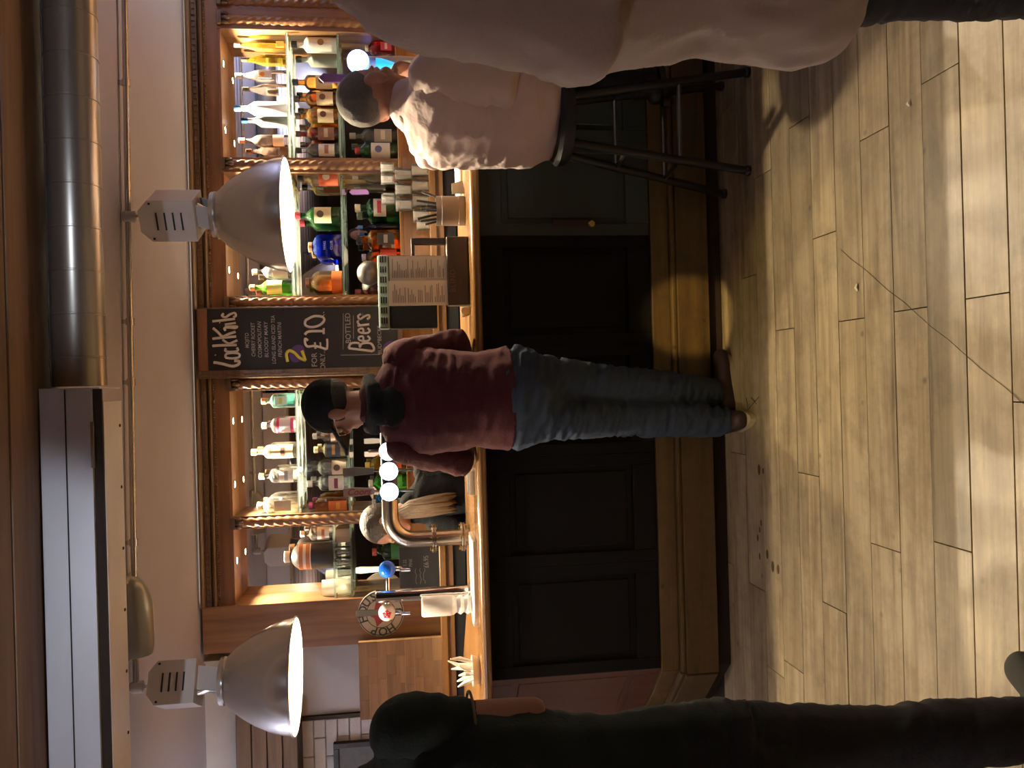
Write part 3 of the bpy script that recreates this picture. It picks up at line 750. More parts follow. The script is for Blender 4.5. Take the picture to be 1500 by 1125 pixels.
# bay A, top shelf
bottle(68, 68, 425, S1, 343, 14, 'long', (.98, .80, .22), (.85, .78, .55), 'slim square bottle of yellow liqueur, rightmost on the top glass shelf', (.75, .62, .15), square=.9, labfrac=(.05, .2))
bottle(113, 113, 426, S1, 345, 17, 'long', (.97, .88, .82), W_, 'tall clear rose tinted bottle with an orange tag, beside the yellow liqueur', (.80, .72, .68), (.72, .28, .06), square=.5, mark='disc', labfrac=(.3, .55))
bottle(160, 160, 427, S1, 343, 20, 'tall', (.80, .82, .86), (.04, .16, .50), 'frosted white bottle with a deep blue cap on the top glass shelf', frost=True)
bottle(207, 207, 428, S1, 350, 17, 'tall', (.98, .82, .72), (.55, .30, .20), 'clear peach coloured bottle on the top shelf beside the frosted white one', (.80, .62, .50), labfrac=(.1, .32))
# bay A, second shelf
bottle(67, 67, 498, S2, 427, 22, 'shoulder', (.80, .78, .74), BK, 'opaque white bottle with black cap and small gold emblem', (.80, .78, .74), (.35, .22, .08), frost=True, mark='disc')
bottle(122, 122, 499, S2, 428, 21, 'shoulder', AMB, BK, 'amber rum bottle with pale label, the one under the purple tap handle', (.66, .52, .32), (.16, .08, .04), mark='disc')
bottle(146, 146, 500, S2, 430, 21, 'shoulder', AMB, (.05, .03, .02), 'amber rum bottle with pale label, second of three from the right', (.66, .52, .32), (.16, .08, .04), mark='disc')
bottle(171, 171, 501, S2, 432, 21, 'shoulder', AMB, (.05, .03, .02), 'amber rum bottle with pale label, nearest the dark red bottle', (.66, .52, .32), (.16, .08, .04), mark='disc')
bottle(197, 197, 502, S2, 433, 19, 'shoulder', (.55, .16, .05), (.05, .02, .02), 'dark reddish spirit bottle with small brown label on the second shelf', (.20, .10, .07), (.50, .40, .28))
bottle(221, 221, 503, S2, 434, 19, 'shoulder', CLR, BK, 'clear bottle with grey printed label beside the twisted column', (.70, .67, .60), (.35, .16, .12))
# bay A, ledge
bottle(222, 222, 585, S3, 520, 24, 'squat', GRN, (.42, .05, .06), 'dark green bottle with square white label and red cap behind the pink shirt', (.72, .74, .70), (.10, .14, .25), labfrac=(.18, .62), mark='disc')
bottle(200, 200, 585, S3, 512, 20, 'shoulder', (.80, .85, .82), (.30, .30, .30), 'grey clear bottle with pourer standing left of the seated man\'s head', (.35, .33, .30), (.70, .68, .62))
bottle(72, 72, 582, S3, 535, 20, 'squat', (.80, .12, .14), (.80, .75, .70), 'small red bottle with white letters on the ledge by the blue tap', (.62, .08, .12), (.80, .76, .72), square=.6)
# bay B
bottle(262, 262, 502, S2, 436, 24, 'shoulder', CLR, BK, 'clear bottle with red label and round cream badge', (.62, .13, .06), (.78, .74, .66), mark='disc', labfrac=(.06, .5))
bottle(316, 316, 504, S2, 432, 24, 'tall', (.10, .34, .10), (.40, .04, .06), 'green whiskey bottle with cream label and red cap under the hanging lamp', (.74, .66, .40), (.12, .10, .06), labfrac=(.22, .58), mark='disc')
r_, X, Y, R, h = bottle(362, 362, 506, S2, 452, 33, 'squat', (.05, .12, .75), (.55, .30, .18), 'flat square cobalt blue whisky bottle with copper cap', square=.95)
for j, s_ in enumerate(('HAIG', 'CLUB')):
    text('lettering', s_, .020, plain('pale_blue_ink', (.35, .45, .85), .6, var=0), r_, facing((X, Y - R - .002, S2 + h * (.50 - .2 * j))))
bottle(414, 414, 508, S2, 448, 34, 'squat', (.97, .62, .30), (.20, .10, .06), 'round amber decanter with a broad orange red label', (.80, .20, .05), labfrac=(.03, .3))
bottle(398, 398, 432, S1, 370, 20, 'tall', CLR, (.75, .75, .72), 'clear bottle on the top shelf, mostly behind the lamp rim', (.70, .68, .66))
bottle(421, 421, 433, S1, 366, 21, 'tall', (.30, .72, .15), (.30, .12, .08), 'bright green bottle at the left end of its top shelf', (.55, .72, .30), labfrac=(.25, .6))
bottle(285, 285, 429, S1, 352, 22, 'shoulder', (.97, .80, .40), BK, 'golden bottle on the top shelf just behind the lamp', (.70, .55, .30))
bottle(258, 258, 586, S3, 516, 24, 'shoulder', CLR, (.55, .56, .58), 'clear vodka bottle with a red lower label on the ledge', (.66, .10, .07), (.80, .78, .74), labfrac=(.04, .3))
bottle(305, 305, 587, S3, 520, 27, 'shoulder', (.12, .38, .14), (.74, .70, .58), 'dark green gin bottle with white and red label', (.76, .74, .68), (.60, .08, .10), labfrac=(.30, .58))
bottle(333, 333, 588, S3, 524, 11, 'tall', (.05, .07, .16), (.06, .20, .55), 'slim dark bottle with a blue collar between the green gin and the square whiskey')
bottle(352, 352, 588, S3, 522, 28, 'shoulder', (.95, .50, .12), BK, 'square amber whiskey bottle with a black label', (.03, .03, .03), (.40, .38, .34), square=.9, labfrac=(.14, .52))
bottle(377, 377, 589, S3, 530, 24, 'squat', (.95, .45, .10), (.60, .55, .50), 'clear bottle with a plain red label left of the square whiskey', (.66, .10, .06), labfrac=(.10, .52))
bottle(428, 428, 591, S3, 520, 22, 'shoulder', (.90, .50, .35), (.40, .12, .08), 'copper toned bottle behind the till screen by the chalkboard', (.45, .16, .10))
# bay D, top shelf
bottle(586, 586, 440, S1, 383, 21, 'shoulder', (.55, .85, .80), (.35, .14, .07), 'pale turquoise bottle with copper cap next to the chalkboard', (.50, .78, .80), (.45, .60, .25), square=.5, labfrac=(.25, .6))
bottle(622, 622, 441, S1, 384, 22, 'shoulder', (.98, .86, .90), (.72, .70, .70), 'clear pink gin bottle with two crimson bands', (.74, .64, .70), (.50, .03, .12), mark='two', labfrac=(.08, .58))
bottle(660, 660, 442, S1, 368, 20, 'shoulder', (.95, .90, .78), (.66, .52, .20), 'clear bottle with dark brown and gold label and gold stopper', (.72, .58, .32), (.10, .05, .03), labfrac=(.10, .55))
bottle(695, 695, 444, S1, 380, 21, 'shoulder', CLR, (.72, .55, .36), 'clear bottle with white label, second from the left on its top shelf', (.82, .82, .82), (.30, .32, .40))
bottle(738, 738, 445, S1, 377, 24, 'squat', (.96, .97, .92), (.74, .68, .56), 'square clear gin bottle with grey picture label at the shelf end', (.34, .34, .33), square=.92, labfrac=(.18, .58))
# bay D, second shelf
bottle(637, 637, 515, S2, 458, 20, 'tall', (.97, .75, .68), (.62, .64, .62), 'clear bottle with cream and red label behind the cap brim', (.70, .60, .50), (.55, .08, .05))
bottle(657, 657, 516, S2, 460, 22, 'shoulder', (.96, .80, .55), (.66, .48, .28), 'rounded bottle with navy label and cork stopper', (.05, .06, .10), (.45, .25, .08), labfrac=(.22, .62))
bottle(683, 683, 517, S2, 450, 22, 'shoulder', CLR, (.05, .05, .05), 'clear ribbed bottle with bronze label and dark round emblem', (.60, .48, .38), (.10, .07, .06), mark='disc', labfrac=(.05, .40))
bottle(706, 706, 518, S2, 450, 22, 'shoulder', (.93, .95, .98), (.82, .80, .84), 'clear bottle with a thin purple line above the beer tap lettering', (.75, .75, .80), (.20, .06, .14))
bottle(738, 738, 519, S2, 452, 23, 'squat', (.96, .60, .36), (.62, .10, .24), 'square bottle with pink cap and orange label at the second shelf end', (.72, .20, .05), (.80, .45, .10), square=.92, labfrac=(.06, .50))
# bay D, ledge (between tap and column)
bottle(706, 706, 596, S3, 540, 26, 'squat', (.15, .75, .12), (.80, .80, .70), 'bright green bottle behind the glowing tap badges', (.10, .50, .08))
bottle(735, 735, 597, S3, 545, 26, 'squat', (.10, .45, .85), (.70, .75, .80), 'bright blue bottle right beside the steel pipe bend', (.55, .62, .66), (.05, .30, .62), square=.7, labfrac=(.1, .4))
bottle(680, 680, 595, S3, 535, 24, 'squat', (.95, .65, .15), (.75, .60, .15), 'orange and yellow bottle above the man\'s red sleeve', (.70, .14, .05), square=.7)
# bay E
bottle(812, 812, 490, 1.7805, 417, 38, 'squat', (.02, .02, .02), (.85, .82, .76), 'black and white rounded decanter in the leftmost bay', (.84, .82, .78), (.50, .22, .10), frost=True, labfrac=(.45, .70), mark='two')
bottle(780, 780, 489, 1.7805, 440, 20, 'shoulder', (.90, .86, .80), (.72, .68, .62), 'small pale bottle at the right side of the leftmost bay', (.72, .70, .66), (.40, .18, .10))
bottle(806, 806, 600, S3, 545, 24, 'shoulder', (.10, .45, .12), (.50, .08, .06), 'green bottle on the ledge behind the steel pipe', (.06, .22, .06))
# wooden box and lit tumblers on the lower shelf of the leftmost bay
xa, xb_ = at(505, 792, Y=4.7).x, at(505, 772, Y=4.7).x
MBx = MB().box(xa, xb_, 4.65, 4.75, S2, 1.768, b=.003); tag(MBx.build('wooden_box', M_bb), 'small plain wooden box between the two glass shelves', 'box')
def tumbler(X, Y, z, r, h, label, grp, mat=None):
    m = MB().lathe([(.0008, z), (r * .82, z), (r, z + h), (r - .003, z + h), (r * .78, z + .008), (.0008, z + .008)], (X, Y, 0), 18, caps=False)
    tag(m.build('glass_tumbler', mat or glass('tumbler_glass', (.97, .98, .97), .03, 1.5, .24), smooth=True), label, 'glass', grp)
for j, (py, lab) in enumerate(((806, 'next to the small wooden box'), (822, 'second from the small wooden box'), (838, 'third from the small wooden box'))):
    tumbler(at(505, py, Y=4.69).x, 4.69, S2, .026, .075, 'clear tumbler on the low shelf of the leftmost bay, ' + lab, 'tumblers in the leftmost bay')
tl = thing('tea_light_jar', (at(505, 860, Y=4.66).x, 4.67, S2), 'brightly lit frosted glass jar against the orange bay side', 'jar')
jx, jz = tl.location.x, tl.location.z
MB().lathe([(.001, jz), (.042, jz), (.046, jz + .10), (.043, jz + .16), (.040, jz + .16), (.040, jz + .01), (.001, jz + .01)], (jx, 4.67, 0), 20, caps=False).build('frosted_glass', plain('frosted_jar', (.95, .93, .85), .5, trans=.6, var=0), tl, smooth=True)
MB().lathe([(.001, jz + .012), (.018, jz + .012), (.018, jz + .03), (.001, jz + .032)], (jx, 4.67, 0), 14, caps=False).build('candle', M_paper, tl, smooth=True)
MB().lathe([(.001, jz + .034), (.005, jz + .042), (.004, jz + .052), (.001, jz + .066)], (jx, 4.67, 0), 10, caps=False).build('flame', glow('flame_glow', (1, .8, .45), 120), tl, smooth=True)
# glasses stacked on the back counter
gi = 0
for row, (zz, pys) in enumerate(((BCT + .0005, (250, 272, 294, 316)), (BCT + .092, (256, 278, 300)))):
    for j, py in enumerate(pys):
        tumbler(at(620, py, Y=4.51).x, 4.51, zz, .038, .088, ('clear glass in the %s row of the glass stack, %s from the right' % (('lower', 'upper')[row], ('first', 'second', 'third', 'fourth')[j])), 'stacked glasses on the back counter')
for j, py in enumerate((245, 262, 292, 330)):
    tumbler(at(582, py, Y=4.5).x, 4.51 if j < 3 else 4.5, BCT + (.184 if j < 3 else .0005), .03, .07, 'small clear shot glass %s' % ('on top of the stack, nearest the pink shirt', 'on top of the stack, second from the pink shirt', 'on top of the stack above the straw tin', 'on the back counter behind the black straws')[j], 'shot glasses')

# ================================================================== ON THE BAR
CT = 1.1005
# grey tin of straws
p = at(655, 309, Y=3.5); X = p.x
tin = thing('straw_tin', (X, 3.5, CT), 'dull grey metal tin holding black straws on the counter', 'tin')
zt = at(638.5, 309, Y=3.5).z; rr = 21.5 * 3.5 / F_PX
MB().lathe([(.001, CT), (rr * .97, CT), (rr, CT + .004), (rr, zt), (rr * .97, zt), (rr * .96, CT + .006), (.001, CT + .006)], (X, 3.5, 0), 32, caps=False).build('can', plain('dull_tin', (.15, .135, .125), .5, .25, var=.15), tin, smooth=True)
for f in (.22, .80):
    z = CT + (zt - CT) * f; MB().lathe([(rr, z - .002), (rr + .0015, z), (rr, z + .002)], (X, 3.5, 0), 32, caps=False).build('bead_ring', plain('dull_tin', (.2,) * 3), tin, smooth=True)
random.seed(3)
for j in range(9):
    a = j * 2.4; bx2, by2 = cos(a) * rr * .55, sin(a) * rr * .5; lx = random.uniform(-.05, .05); top = zt + random.uniform(.035, .085)
    st = MB().tube([(X + bx2 * .6, 3.5 + by2, CT + .02), (X + bx2 + lx, 3.5 + by2 * 1.1, top)], .006, 8)
    lab = 'black drinking straw standing in the grey tin, ' + ('the one leaning furthest right', 'short one at the front', 'leaning left', 'tallest of the bunch', 'behind the tallest', 'at the tin\'s left rim', 'at the tin\'s right rim', 'near the middle', 'at the back of the bunch')[j]
    tag(st.build('drinking_straw', M_dark, smooth=True), lab, 'straw', 'straws in the tin')
# bar cloth, card, cherry
X0, X1 = at(672, 288, Y=3.7).x, at(672, 225, Y=3.7).x
tag(MB().box(X0, X1, 3.60, 3.86, CT, CT + .012, b=.005).build('bar_towel', plain('white_towelling', (.80, .76, .70), .95, bump=.4, bscale=160)), 'folded white bar towel on the counter beside the grey tin', 'towel')
p = at(674, 274, Y=3.5)
tag(MB().prism([(-.028, 0), (.028, .0), (.022, .05), (-.022, .055)], -.002, .002, facing((p.x, 3.5, CT)) @ Matrix.Rotation(.15, 4, 'Z')).build('card', plain('grey_card', (.30, .30, .27), .7)), 'small grey folded card leaning on the counter by the towel', 'card')
p = at(665, 282, Y=3.6); tag(MB().ball((p.x, 3.585, CT + .009), .009, 12, 8).build('cherry', plain('cherry_red', (.45, .02, .03), .25), smooth=True), 'single red cherry beside the white bar towel', 'cherry')
# menu stand
YS = 3.36
sx0, sx1 = at(670, 447, Y=YS).x, at(670, 346, Y=YS).x; zb0, zb1_ = CT, at(655, 400, Y=YS).z
ms = thing('menu_stand', ((sx0 + sx1) / 2, YS, CT), 'dark wooden menu stand with burnt lettering on the bar counter', 'menu stand')
M_ms = wood('dark_stand_wood', (.018, .011, .007), (.032, .020, .014), (.046, .030, .021), 0, .5, 2.0, .15)
MB().box(sx0, sx1, YS, YS + .07, zb0, zb1_, b=.006).build('base_block', M_ms, ms)
zt = at(607, 352, Y=YS + .04).z
MB().box(sx1 - .026, sx1, YS + .03, YS + .065, zb1_, zt, b=.003).build('upright', M_ms, ms)
MB().box(sx0 + .01, sx0 + .036, YS + .03, YS + .065, zb1_, zt, b=.003).build('upright', M_ms, ms)
MB().box(sx0 + .01, sx1, YS + .03, YS + .065, zt, zt + .014, b=.003).build('top_rail', M_ms, ms)
pt = at(668, 411, Y=YS - .002)
text('lettering', 'BLIND', .034, plain('burnt_mark', (.12, .085, .062), .7, var=0), ms, facing((pt.x, YS - .001, at(663.5, 411, Y=YS).z)), sx=.9, space=1.1)
# menu sheet
mx0, mx1 = at(610, 447, Y=YS).x, at(610, 374, Y=YS).x; zt = at(569, 408, Y=YS).z
mn = thing('menu', ((mx0 + mx1) / 2, YS + .015, zb1_), 'open cream menu sheet printed in two columns, standing in the wooden stand', 'menu')
xm = (mx0 + mx1) / 2
MB().box(mx0, xm, YS + .014, YS + .016, zb1_, zt).build('left_page', M_paper, mn)
MB().box(xm, mx1, YS + .0145, YS + .0165, zb1_, zt - .004).build('right_page', plain('cream_paper_shaded', (.62, .60, .53), .75, var=.04), mn)  # this page's shade is put into a darker paper colour
m = MB(); random.seed(11)
for pg in (0, 1):
    a = (mx0, xm)[pg] + .012; b_ = (xm, mx1)[pg] - .010; z = zt - .018
    while z > zb1_ + .012:
        L = random.uniform(.3, 1.0)
        if random.random() < .82: m.box(a, a + (b_ - a) * L, YS + .0132, YS + .0138, z, z + .0022)
        z -= .0068
m.build('printed_lines', M_ink, mn)['kind'] = 'stuff'
MB().box(xm + .006, xm + .0067, YS + .0130, YS + .0138, zb1_ + .01, zt - .15).build('box_rule', M_ink, mn)
# lemon slice
p = at(685, 455, Y=3.33); lw = thing('lemon_wedge', (p.x, 3.34, CT), 'pale lemon wedge lying beside the wooden menu stand', 'lemon wedge')
MB().lathe([(.001, -.005), (.026, -.005), (.028, 0), (.026, .005), (.001, .005)], (0, 0, 0), 18, M=facing((p.x, 3.34, CT + .02)) @ Matrix.Rotation(.4, 4, 'Z') @ Matrix.Diagonal((.62, .72, 1, 1)), caps=False).build('flesh', plain('lemon_flesh', (.62, .52, .28), .5), lw, smooth=True)
MB().tube([p.lerp(V((p.x, 3.34, CT)), 1) + V((.020 * cos(a_), 0, .02 + .019 * sin(a_))) for a_ in [pi * .9 + k * .2 for k in range(12)]], .003, 6).build('rind', plain('lemon_rind', (.60, .42, .05), .5), lw)
# till screen seen from behind
YE = 3.50
ex0, ex1 = at(560, 482, Y=YE).x, at(560, 374, Y=YE).x; ez1 = at(554, 430, Y=YE).z; ez0 = at(640, 430, Y=YE).z
ep = thing('till_screen', ((ex0 + ex1) / 2, YE, CT), 'black till screen with slotted grey top edge behind the menu', 'till screen')
M_tg = plain('till_grey', (.16, .20, .185), .45, var=.06)
M_tb = plain('till_black', (.006, .006, .006), .6, var=.1)
MB().box(ex0, ex1, YE, YE + .05, ez0, ez1 - .045, b=.008).build('housing', M_tb, ep)
MB().box(ex0, ex1, YE - .012, YE + .055, ez1 - .045, ez1, b=.008).build('top_grille', M_tg, ep)
for j in range(7):
    xx = ex0 + (ex1 - ex0) * (.07 + .138 * j)
    for dz in (.010, .020, .030):
        MB().box(xx, xx + .026, YE - .0135, YE - .011, ez1 - dz - .006, ez1 - dz, b=0).build('vent_slot', M_tb, ep)
MB().box(ex0 + .12, ex0 + .15, YE - .004, YE, ez0 + .07, ez0 + .12).build('sticker', plain('tan_sticker', (.24, .19, .12), .6), ep)
MB().box((ex0 + ex1) / 2 - .03, (ex0 + ex1) / 2 + .03, YE + .01, YE + .04, CT + .012, ez0 + .005).build('stem', M_dark, ep)
MB().box((ex0 + ex1) / 2 - .1, (ex0 + ex1) / 2 + .1, YE - .01, YE + .13, CT, CT + .014, b=.004).build('foot', M_dark, ep)
# silver globe behind the till
p = at(541, 400, Y=4.5); gl = thing('shaker_dome', (p.x, 4.5, BCT), 'round brushed metal dome on a stem behind the till screen', 'dome')
MB().ball((p.x, 4.5, p.z), .066, 24, 16).build('dome', plain('satin_metal', (.13, .12, .11), .4, .8), gl, smooth=True)
MB().lathe([(.04, BCT), (.04, BCT + .006), (.012, BCT + .012), (.012, p.z - .06)], (p.x, 4.5, 0), 16).build('stem', M_steel, gl, smooth=True)

# ---- steel pipe beer font with glowing badges
YT = 3.74
base = at(683, 786, Y=YT); bend = at(571, 735, Y=YT); endp = at(566, 600, Y=YT); rp = 12 * YT / F_PX
pf_ = thing('pipe_beer_font', (base.x, YT, CT), 'bent brushed steel pipe beer font with glowing round badges', 'beer tap')
zc = bend.z; R_ = .105
pts = [V((base.x, YT, CT)), V((base.x, YT, zc - R_))]
for k in range(1, 11):
    a = pi - (pi / 2) * k / 10
    pts.append(V((base.x + R_ + R_ * cos(a), YT, zc - R_ + R_ * sin(a))))
pts.append(V((bend.x + .01, YT, zc)))
MB().tube(pts, rp, 20, wd=(0, 1, 0)).build('pipe', M_steel, pf_, smooth=True)
MB().tube([(bend.x, YT, zc), (endp.x, YT, zc)], rp * .96, 20, wd=(0, 1, 0)).build('tap_bar', plain('dark_blue_bar', (.02, .025, .06), .3, .3, var=0), pf_, smooth=True)
for z in (CT + .02, CT + .15):
    for dz in (0, .010):
        MB().lathe([(rp * 1.75, z + dz), (rp * 1.75, z + dz + .006)], (base.x, YT, 0), 24).build('flange', M_steel, pf_, smooth=True)
    for a in range(6):
        MB().tube([(base.x + cos(a) * rp * 1.45, YT + sin(a) * rp * 1.45, z - .008), (base.x + cos(a) * rp * 1.45, YT + sin(a) * rp * 1.45, z + .026)], .0055, 6).build('bolt', M_brass, pf_)
for j, py in enumerate((720, 690, 661)):
    q = at(571, py, Y=YT - rp); 
    bd = MB().lathe([(.0405, .018), (.043, .010), (.043, 0)], (0, 0, 0), 28, M=facing((q.x, YT - rp + .004, zc)), caps=False).build('badge', M_chrome, pf_, smooth=True)
    MB().lathe([(.001, .0185), (.039, .0175), (.0405, .0165)], (0, 0, 0), 28, M=facing((q.x, YT - rp + .004, zc)), caps=False).build('lit_face', glow('badge_glow', (.80, .93, 1), 4), bd, smooth=True)
    MB().tube([(q.x, YT, zc - rp), (q.x, YT - .02, zc - rp - .03), (q.x, YT - .03, zc - rp - .07)], [.008, .007, .006], 10).build('spout', M_dark, pf_, smooth=True)
    MB().tube([(q.x, YT, zc + rp - .004), (q.x, YT, zc + rp + .05)], .006, 8).build('lever', M_chrome, pf_)
    zt = at(503, 717, Y=YT).z
    h0 = zc + rp + .03
    if j < 2:
        hd = MB().prism([(-.013, 0), (.013, 0), (.019, (zt - h0) * .6), (.017, zt - h0), (-.017, zt - h0), (-.019, (zt - h0) * .6)], -.008, .008, facing((q.x, YT, h0))).build('tap_handle', (plain('handle_mauve', (.26, .21, .22), .4), plain('handle_steel', (.25, .24, .25), .3, .5))[j], pf_)
        if j == 0: text('lettering', 'Coors', .040, plain('dark_red_ink', (.22, .03, .05), .5, var=0), hd, facing((q.x, YT - .0095, (h0 + zt) / 2)) @ Matrix.Rotation(-pi / 2, 4, 'Z'), bold=.0008, shear=.3)
# ---- chrome column with two handles
YK = 3.62
b0 = at(683, 866, Y=YK); t0 = at(551, 864, Y=YK); rk = 9.5 * YK / F_PX
kf = thing('chrome_beer_font', (b0.x, YK, CT), 'slim chrome column beer font with a blue ball and a red ball', 'beer tap')
MB().lathe([(rk * 1.5, CT), (rk * 1.5, CT + .008), (rk, CT + .02), (rk, t0.z), (rk * .85, t0.z + .003)], (b0.x, YK, 0), 28).build('column', M_chrome, kf, smooth=True)
for side, py, mat_, hmat in ((1, 833, plain('blue_ball', (.01, .10, .62), .12, var=0), M_white), (-1, 896, plain('red_white_ball', (.75, .60, .58), .12, var=0), M_steel)):
    q = at(567, py, Y=YK)
    ar = MB().tube([(b0.x, YK, q.z), (q.x, YK, q.z)], .010, 10).build('arm', M_chrome, kf, smooth=True)
    bl = MB().ball((q.x, YK - .012, q.z), .0365, 24, 16).build('ball', mat_, kf, smooth=True)
    if side < 0:
        MB().lathe([(.001, .0372), (.018, .0335), (.021, .030)], (0, 0, 0), 5, M=facing((q.x, YK - .012, q.z)), caps=False).build('red_star', plain('star_red', (.55, .02, .04), .2, var=0), bl)
    zh = at(521, py, Y=YK).z
    MB().prism([(-.010, 0), (.010, 0), (.014, zh - q.z - .05), (.011, zh - q.z - .03), (-.011, zh - q.z - .03), (-.014, zh - q.z - .05)], -.006, .006, facing((q.x, YK, q.z + .03))).build('tap_handle', hmat, kf)
    MB().tube([(q.x, YK - .01, q.z - .03), (q.x, YK - .02, q.z - .06), (q.x, YK - .045, q.z - .065), (q.x, YK - .05, q.z - .10)], [.011, .010, .008, .007], 10).build('spout', M_chrome, kf, smooth=True)
# white plastic jug under the tap
p = at(650, 887, Y=3.50); jx = p.x
jg = thing('plastic_bottle', (jx, 3.50, CT + .016), 'opaque white plastic bottle with ribbed base under the chrome tap', 'plastic bottle')
zj = CT + .017; zt = at(617.5, 887, Y=3.50).z; hh = zt - zj; rj = 15 * 3.50 / F_PX
MB().lathe([(.001, zj), (rj * .8, zj), (rj * .95, zj + hh * .08), (rj * .72, zj + hh * .15), (rj * .95, zj + hh * .22), (rj * .72, zj + hh * .30), (rj * .95, zj + hh * .37), (rj, zj + hh * .42), (rj, zj + hh * .96), (rj * .9, zt), (.001, zt)], (jx, 3.50, 0), 28, caps=False).build('body', M_white, jg, smooth=True)
# drip tray
X0, X1 = at(690, 921, Y=3.42).x, at(690, 788, Y=3.42).x
dt = thing('drip_tray', ((X0 + X1) / 2, 3.455, CT), 'long polished metal drip tray with rounded end on the counter edge', 'drip tray')
r_ = .12; pts = [(X1, 3.34), (X1, 3.57), (X0 + r_, 3.57)] + [(X0 + r_ - r_ * sin(a), 3.455 + .115 * cos(a)) for a in [pi * k / 12 for k in range(1, 12)]] + [(X0 + r_, 3.34)]
MB().prism(pts, CT, CT + .014).build('tray', plain('tray_white_metal', (.72, .70, .70), .22, .6, var=.05), dt)
MB().prism([(x * .94 + ((X0 + X1) / 2) * .06, 3.455 + (y - 3.455) * .85) for x, y in pts], CT + .0135, CT + .0155).build('grid_plate', M_white, dt)
# small dish of crumpled napkins, brightly lit
p = at(688, 985, Y=3.36); dx = p.x
ds = tag(MB().lathe([(.001, CT), (.05, CT), (.062, CT + .03), (.058, CT + .03), (.047, CT + .004), (.001, CT + .004)], (dx, 3.38, 0), 26, caps=False).build('dish', M_white, smooth=True), 'small white dish on the counter under the left lamp', 'dish')
random.seed(5)
for j in range(7):
    a = j * .9; c = V((dx + cos(a) * .028, 3.38 + sin(a) * .028, CT + .03)); top = c + V((cos(a) * .022 + random.uniform(-.012, .012), sin(a) * .01, .05 + random.uniform(0, .05)))
    mid = c.lerp(top, .55) + V((random.uniform(-.012, .012), random.uniform(-.012, .012), 0))
    lab = 'crumpled white napkin twist in the dish, ' + ('at its right side', 'towards the back', 'at the back left', 'leaning left', 'at the front left', 'at the front', 'at the front right')[j]
    tag(MB().tube([c + V((0, 0, -.022)), mid, top], [.010, .014, .004], 7, flat=.6).build('napkin', plain('napkin_white', (.85, .82, .74), .8, bump=.4, bscale=80), smooth=True), lab, 'napkin', 'napkins in the dish')
# small clear plastic tray near the man's elbow
p = at(686, 706, Y=3.42)
tag(MB().box(p.x - .05, p.x + .05, 3.37, 3.50, CT, CT + .022, b=.004).build('plastic_tub', plain('clear_tub', (.85, .88, .88), .15, trans=.7, var=0)), 'small clear plastic tub on the bar left of the red sleeve', 'tub')
# ---- right beer font: glowing disc, blue lens, pale curved body
YR = 3.72
q = at(525, 92, Y=YR)
rf = thing('glowing_beer_font', (q.x, YR, CT), 'pale beer font with a glowing blue-white disc and blue lens', 'beer tap')
MB().tube([(q.x, YR + .03, CT), (q.x, YR + .03, CT + .10), (q.x + .01, YR + .02, CT + .25), (q.x, YR + .01, q.z)], [.05, .038, .032, .03], 18).build('column', plain('pale_font', (.42, .40, .38), .3, .4, var=.05), rf, smooth=True)
MB().lathe([(.046, .012), (.049, .004), (.049, -.02)], (0, 0, 0), 32, M=facing((q.x, YR - .02, q.z))).build('disc_rim', plain('blue_rim', (.05, .12, .7), .2, emit=(.08, .2, 1), estr=6), rf, smooth=True)
MB().lathe([(.001, .0145), (.043, .013), (.045, .0125)], (0, 0, 0), 32, M=facing((q.x, YR - .02, q.z)), caps=False).build('lit_disc', glow('disc_glow', (.80, .90, 1), 12), rf, smooth=True)
e_ = at(566, 97, Y=YR - .03)
MB().lathe([(.0325, -.045), (.030, -.02), (.020, .02), (.006, .055)], (0, 0, 0), 20, M=Matrix.Translation((e_.x, YR - .035, e_.z)) @ Matrix.Rotation(pi, 4, 'X')).build('blue_lens', plain('lit_blue_lens', (.02, .3, .9), .15, emit=(.02, .35, 1), estr=1.6), rf, smooth=True)
hz0, hz1 = at(512, 115, Y=YR).z, at(467, 115, Y=YR).z; hx_ = at(490, 115, Y=YR).x
hd = MB().prism([(-.016, 0), (.016, 0), (.019, (hz1 - hz0) * .85), (0, hz1 - hz0), (-.019, (hz1 - hz0) * .85)], -.008, .008, facing((hx_, YR, hz0))).build('tap_handle', plain('purple_handle', (.10, .045, .16), .4), rf)
MB().tube([(hx_, YR, hz0 + .002), (hx_, YR, hz0 - .03), (q.x - .02, YR, q.z)], .007, 8).build('lever', M_chrome, rf)
# small gold font and cup further right
p = at(650, 74, Y=3.58)
tag(MB().lathe([(.04, CT), (.045, CT + .02), (.03, CT + .05), (.05, CT + .10), (.045, CT + .14), (.01, CT + .15)], (p.x, 3.58, 0), 24).build('gold_tap_badge', plain('gold_lacquer', (.55, .38, .06), .25, .8), smooth=True), 'gold coloured round tap housing at the right end of the bar', 'beer tap')
p = at(672, 98, Y=3.40)
tag(MB().box(p.x - .04, p.x + .05, 3.36, 3.46, CT, CT + .04, b=.006).build('napkin_box', M_white), 'white napkin box on the counter below the gold tap housing', 'box')
